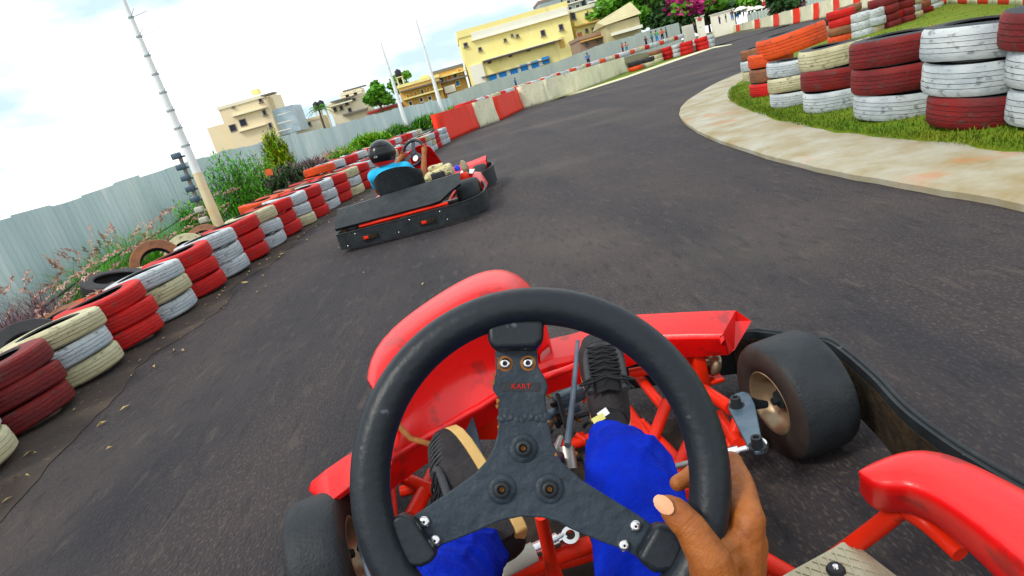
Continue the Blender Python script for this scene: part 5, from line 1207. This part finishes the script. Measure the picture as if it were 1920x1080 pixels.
# engine and tank
mb=MB(); mb.box((.30,.78,.44),(.30,.22,.13),rot=Matrix.Rotation(-.15,3,'Y'),bev=.03); mb.box((.28,.78,.52),(.16,.14,.05),bev=.015); k2p(mb,'fuel_tank','tank')
mb=MB(); mb.box((.30,.655,.43),(.15,.03,.09),bev=.01); mb.box((.40,.64,.40),(.05,.04,.05),bev=.01); k2p(mb,'air_box','rubber')
mb=MB(); mb.lathe([(0,0),(.07,0),(.085,.03),(.085,.10),(.05,.13),(.03,.15),(0,.15)],20,Matrix.Translation((.06,.62,.41))@Matrix.Rotation(1.2,4,'X')@Matrix.Rotation(-.5,4,'Y')); mb.box((.14,.7,.40),(.12,.14,.12),bev=.02)
for k in range(5): mb.box((.12,.64,.35+k*.022),(.13,.12,.008))
k2p(mb,'engine','tank')
mb=MB(); mb.lathe([(0,0),(.03,0),(.034,.04),(.015,.06),(0,.06)],16,Matrix.Translation((.50,.80,.42))); k2p(mb,'fuel_cap','blue_cap')
mb=MB(); mb.lathe([(0,-.01),(.075,-.01),(.085,0),(.075,.012),(.02,.02),(0,.02)],28,Matrix.Translation((.56,.98,.42))@Matrix.Rotation(1.35,4,'Y')@Matrix.Rotation(.3,4,'X')); k2p(mb,'drive_disc','rim_gold')
mb=MB(); mb.box((.52,.86,.33),(.14,.12,.10),bev=.02); k2p(mb,'chain_guard','tube_red')
# side pods, nose, shield
for s in (1,-1):
    mb=MB(); rows=[]
    for k in range(7):
        f=k/6; y=.92+.66*f; q=.6+.4*math.sin(PI*f); rows.append([V((s*(.46),y,.14)),V((s*.46,y,.14+.16*q)),V((s*.54,y,.14+.20*q)),V((s*.68,y,.14+.15*q)),V((s*.72,y,.12)),V((s*.46,y,.12))])
    mb.grid(rows); mb.add(rows[0],[tuple(range(6))]); mb.add(rows[-1],[tuple(range(6))]); o=k2p(mb,'side_pod',['kart_red']); tag(o,'red side pod with white sticker' if s>0 else None)
    if s>0: mb=MB(); mb.grid([[V((.475,1.0+j*.1,.355+.0*j)) ,V((.54,1.0+j*.1,.352+.012*math.sin(j))),V((.62,1.0+j*.1,.325))] for j in range(5)],thick=.004); k2p(mb,'white_sticker','label_white',o)
mb=MB(); rows=[]
for k in range(15):
    t=-1+2*k/14; a=abs(t); x=.72*t; y=2.38-.12*a**2; rows.append([V((x*.98,y-.20,.20)),V((x*.99,y-.16,.31-.03*(1-a)+.02*a**3)),V((x,y-.02,.345+.03*a**4-.03*(1-a))),V((x*.98,y+.03,.22)),V((x*.95,y-.02,.12))])
mb.ang=R_(24); mb.grid(rows,thick=.006); k2p(mb,'front_fairing','kart_red')
mb=MB(); rows=[]
for k in range(11):
    f=k/10; z=.74-.52*f; y=1.72+.42*f+.05*math.sin(PI*f); wd=.14+.10*f
    rows.append([V((wd*t,y+.07*t*t*-1,z-.05*t*t)) for t in (-1,-.85,-.5,0,.5,.85,1)])
mb.grid(rows,thick=.006); k2p(mb,'front_shield','kart_red')
# steering wheel
s2=thing_part('steering_wheel',k2)
c2=T2i@D(775,287,7.22); Mq=Matrix.Translation(c2)@Matrix.Rotation(-.35,4,'Z')@Matrix.Rotation(R_(62),4,'X')
mb=MB(); mb.tube([Mq@V((.15*math.cos(a),.15*math.sin(a),0)) for a in [2*PI*k/40 for k in range(40)]],.017,12,closed=True); k2p(mb,'rim_grip','grip',s2)
mb=MB(); mb.lathe([(0,.0),(.04,0),(.045,-.006),(0,-.01)],20,Mq)
for a in (PI/2,PI/2+2.09,PI/2-2.09): mb.box(Mq@V((.08*math.cos(a),.08*math.sin(a),-.004)),(.13,.045,.006),rot=(Mq.to_3x3()@Matrix.Rotation(a,3,'Z')))
k2p(mb,'spoke_plate','plate',s2)
mb=MB(); mb.lathe([(0,.004),(.035,.003)],20,Mq@Matrix.Translation((.03,-.07,.003))); k2p(mb,'hub_sticker','label_white',s2)
mb=MB(); mb.tube([Mq@V((0,0,-.01)),V((0,2.0,.2))],.011,8); k2p(mb,'steering_column','black_plastic')
# driver of the other kart
hc2=D(717,289,6.62); DR=T2@V((sc_,.65,.2))
dr=thing('person','person in turquoise shirt and black helmet with a red neck band driving the other kart','person',DR,Y2); Ti=tloc(dr).inverted()
H=Ti@hc2; wL=Ti@(T2@Mq@V((-.15,.0,0))); wR=Ti@(T2@Mq@V((.15,.02,0)))
bb=MB(); nk=H+V((.01,.0,-.12)); hip=V((0,0,.08))
shL=V((nk.x-.17,nk.y+.02,nk.z-.085)); shR=V((nk.x+.17,nk.y+.02,nk.z-.085))
cap(bb,nk+V((0,0,.08)),nk-V((0,0,.05)),.06,.062); cap(bb,nk-V((0,0,.14)),hip,.13,.14); cap(bb,shL,shR,.065,.065)
elR=V((shR.x+.10,shR.y+.26,shR.z-.20)); elL=V((shL.x-.08,shL.y+.26,shL.z-.18))
for sh_,el_,wr_ in ((shR,elR,wR),(shL,elL,wL)):
    cap(bb,sh_,el_,.052,.042); q=wr_+(el_-wr_).normalized()*.07; cap(bb,el_,q,.040,.027); cap(bb,q,wr_,.030,.034)
    dd=(wr_-el_).normalized(); sd_=dd.cross(V((0,0,1))).normalized()
    for k in range(4): a=wr_+V((0,0,.026-.017*k)); cap(bb,a,a+dd*.035-sd_*.0,.011,.010,8); cap(bb,a+dd*.035,a+dd*.02+V((0,-.03,0)),.010,.009,8)
    cap(bb,wr_+V((0,0,.02)),wr_+V((0,-.03,.045)),.012,.010,8)
# thighs and legs inside the kart
for s in (1,-1): cap(bb,V((s*.09,.05,.06)),V((s*.17,.48,.20)),.08,.065); cap(bb,V((s*.17,.48,.20)),V((s*.12,.95,.02)),.06,.04); cap(bb,V((s*.12,.95,-.02)),V((s*.12,1.12,.04)),.04,.035)
o=kp(bb,'body','skin',dr,V((0,0,0))); fuse(o,.008,4)
tb_=MB(); cap(tb_,nk-V((0,0,.13)),hip,.145,.155,20); cap(tb_,shL,shR,.078,.078,16); cap(tb_,nk-V((0,0,.05)),nk-V((0,0,.12)),.10,.13)
for sh_,el_ in ((shR,elR),(shL,elL)): cap(tb_,sh_,sh_.lerp(el_,.55),.070,.060,16)
o=kp(tb_,'shirt','shirt_blue',dr,V((0,0,0))); fuse(o,.009,6)
jb=MB()
for s in (1,-1): cap(jb,V((s*.09,.0,.06)),V((s*.17,.48,.20)),.095,.078); cap(jb,V((s*.17,.48,.20)),V((s*.12,.92,.03)),.072,.052)
cap(jb,V((-.06,0,.04)),V((.06,0,.04)),.13,.13); o=kp(jb,'trousers','denim',dr,V((0,0,0))); fuse(o,.010,4)
# helmet: shell, lower band, vent, visor
hl=MB(); rows=[]
Mh=Matrix.Translation(H)@Matrix.Rotation(-.45,4,'Z')@Matrix.Rotation(-.12,4,'X')
def hp_(th,ph,k=1): 
    x=math.cos(ph)*math.sin(th)*.132*k; y=math.cos(ph)*math.cos(th)*.160*k; z=math.sin(ph)*.150*k
    if z<0: y=y*(1-.10*(-z/.15)) ; x*=1-.05*(-z/.15)
    return Mh@V((x,y,z))
hl.grid([[hp_(2*PI*j/40,-.55+(PI/2+.549)*i/16) for j in range(41)] for i in range(17)]); hs=kp(hl,'helmet','helmet',dr,V((0,0,0)))
hl=MB(); hl.grid([[hp_(2*PI*j/40,-.92+.36*i/4,1.004) for j in range(41)] for i in range(5)],thick=0); kp(hl,'neck_band','red_band',hs,V((0,0,0)))
hl=MB(); hl.grid([[hp_(PI-1.6+3.2*j/16,ph,1.02) for j in range(17)] for ph in (.05,.09,.13)],thick=.004); kp(hl,'shell_ridge','helmet',hs,V((0,0,0)))
hl=MB(); hl.grid([[hp_(PI-1.3+2.6*j/16,.55+.02*math.cos(j),1.0+.03*(i==1)) for j in range(17)] for i in range(3)],thick=.003); kp(hl,'rear_spoiler','helmet',hs,V((0,0,0)))
hl=MB(); hl.grid([[hp_(-1.0+2.0*j/16,ph,1.012) for j in range(17)] for ph in (-.12,.05,.22,.38)],thick=.003); kp(hl,'visor','visor',hs,V((0,0,0)))
hl=MB(); c=hp_(PI-.25,-.14,1.03); hl.lathe([(.010,0),(.020,0),(.020,.003),(.010,.003)],20,Matrix.Translation(c)@Matrix.Rotation(PI/2,4,'X')@Matrix.Scale(.55,4,(0,1,0)),closed=True); kp(hl,'oval_emblem','chrome',hs,V((0,0,0)))
# every far or thin thing is done; report counts
print('objects',len(bpy.data.objects))
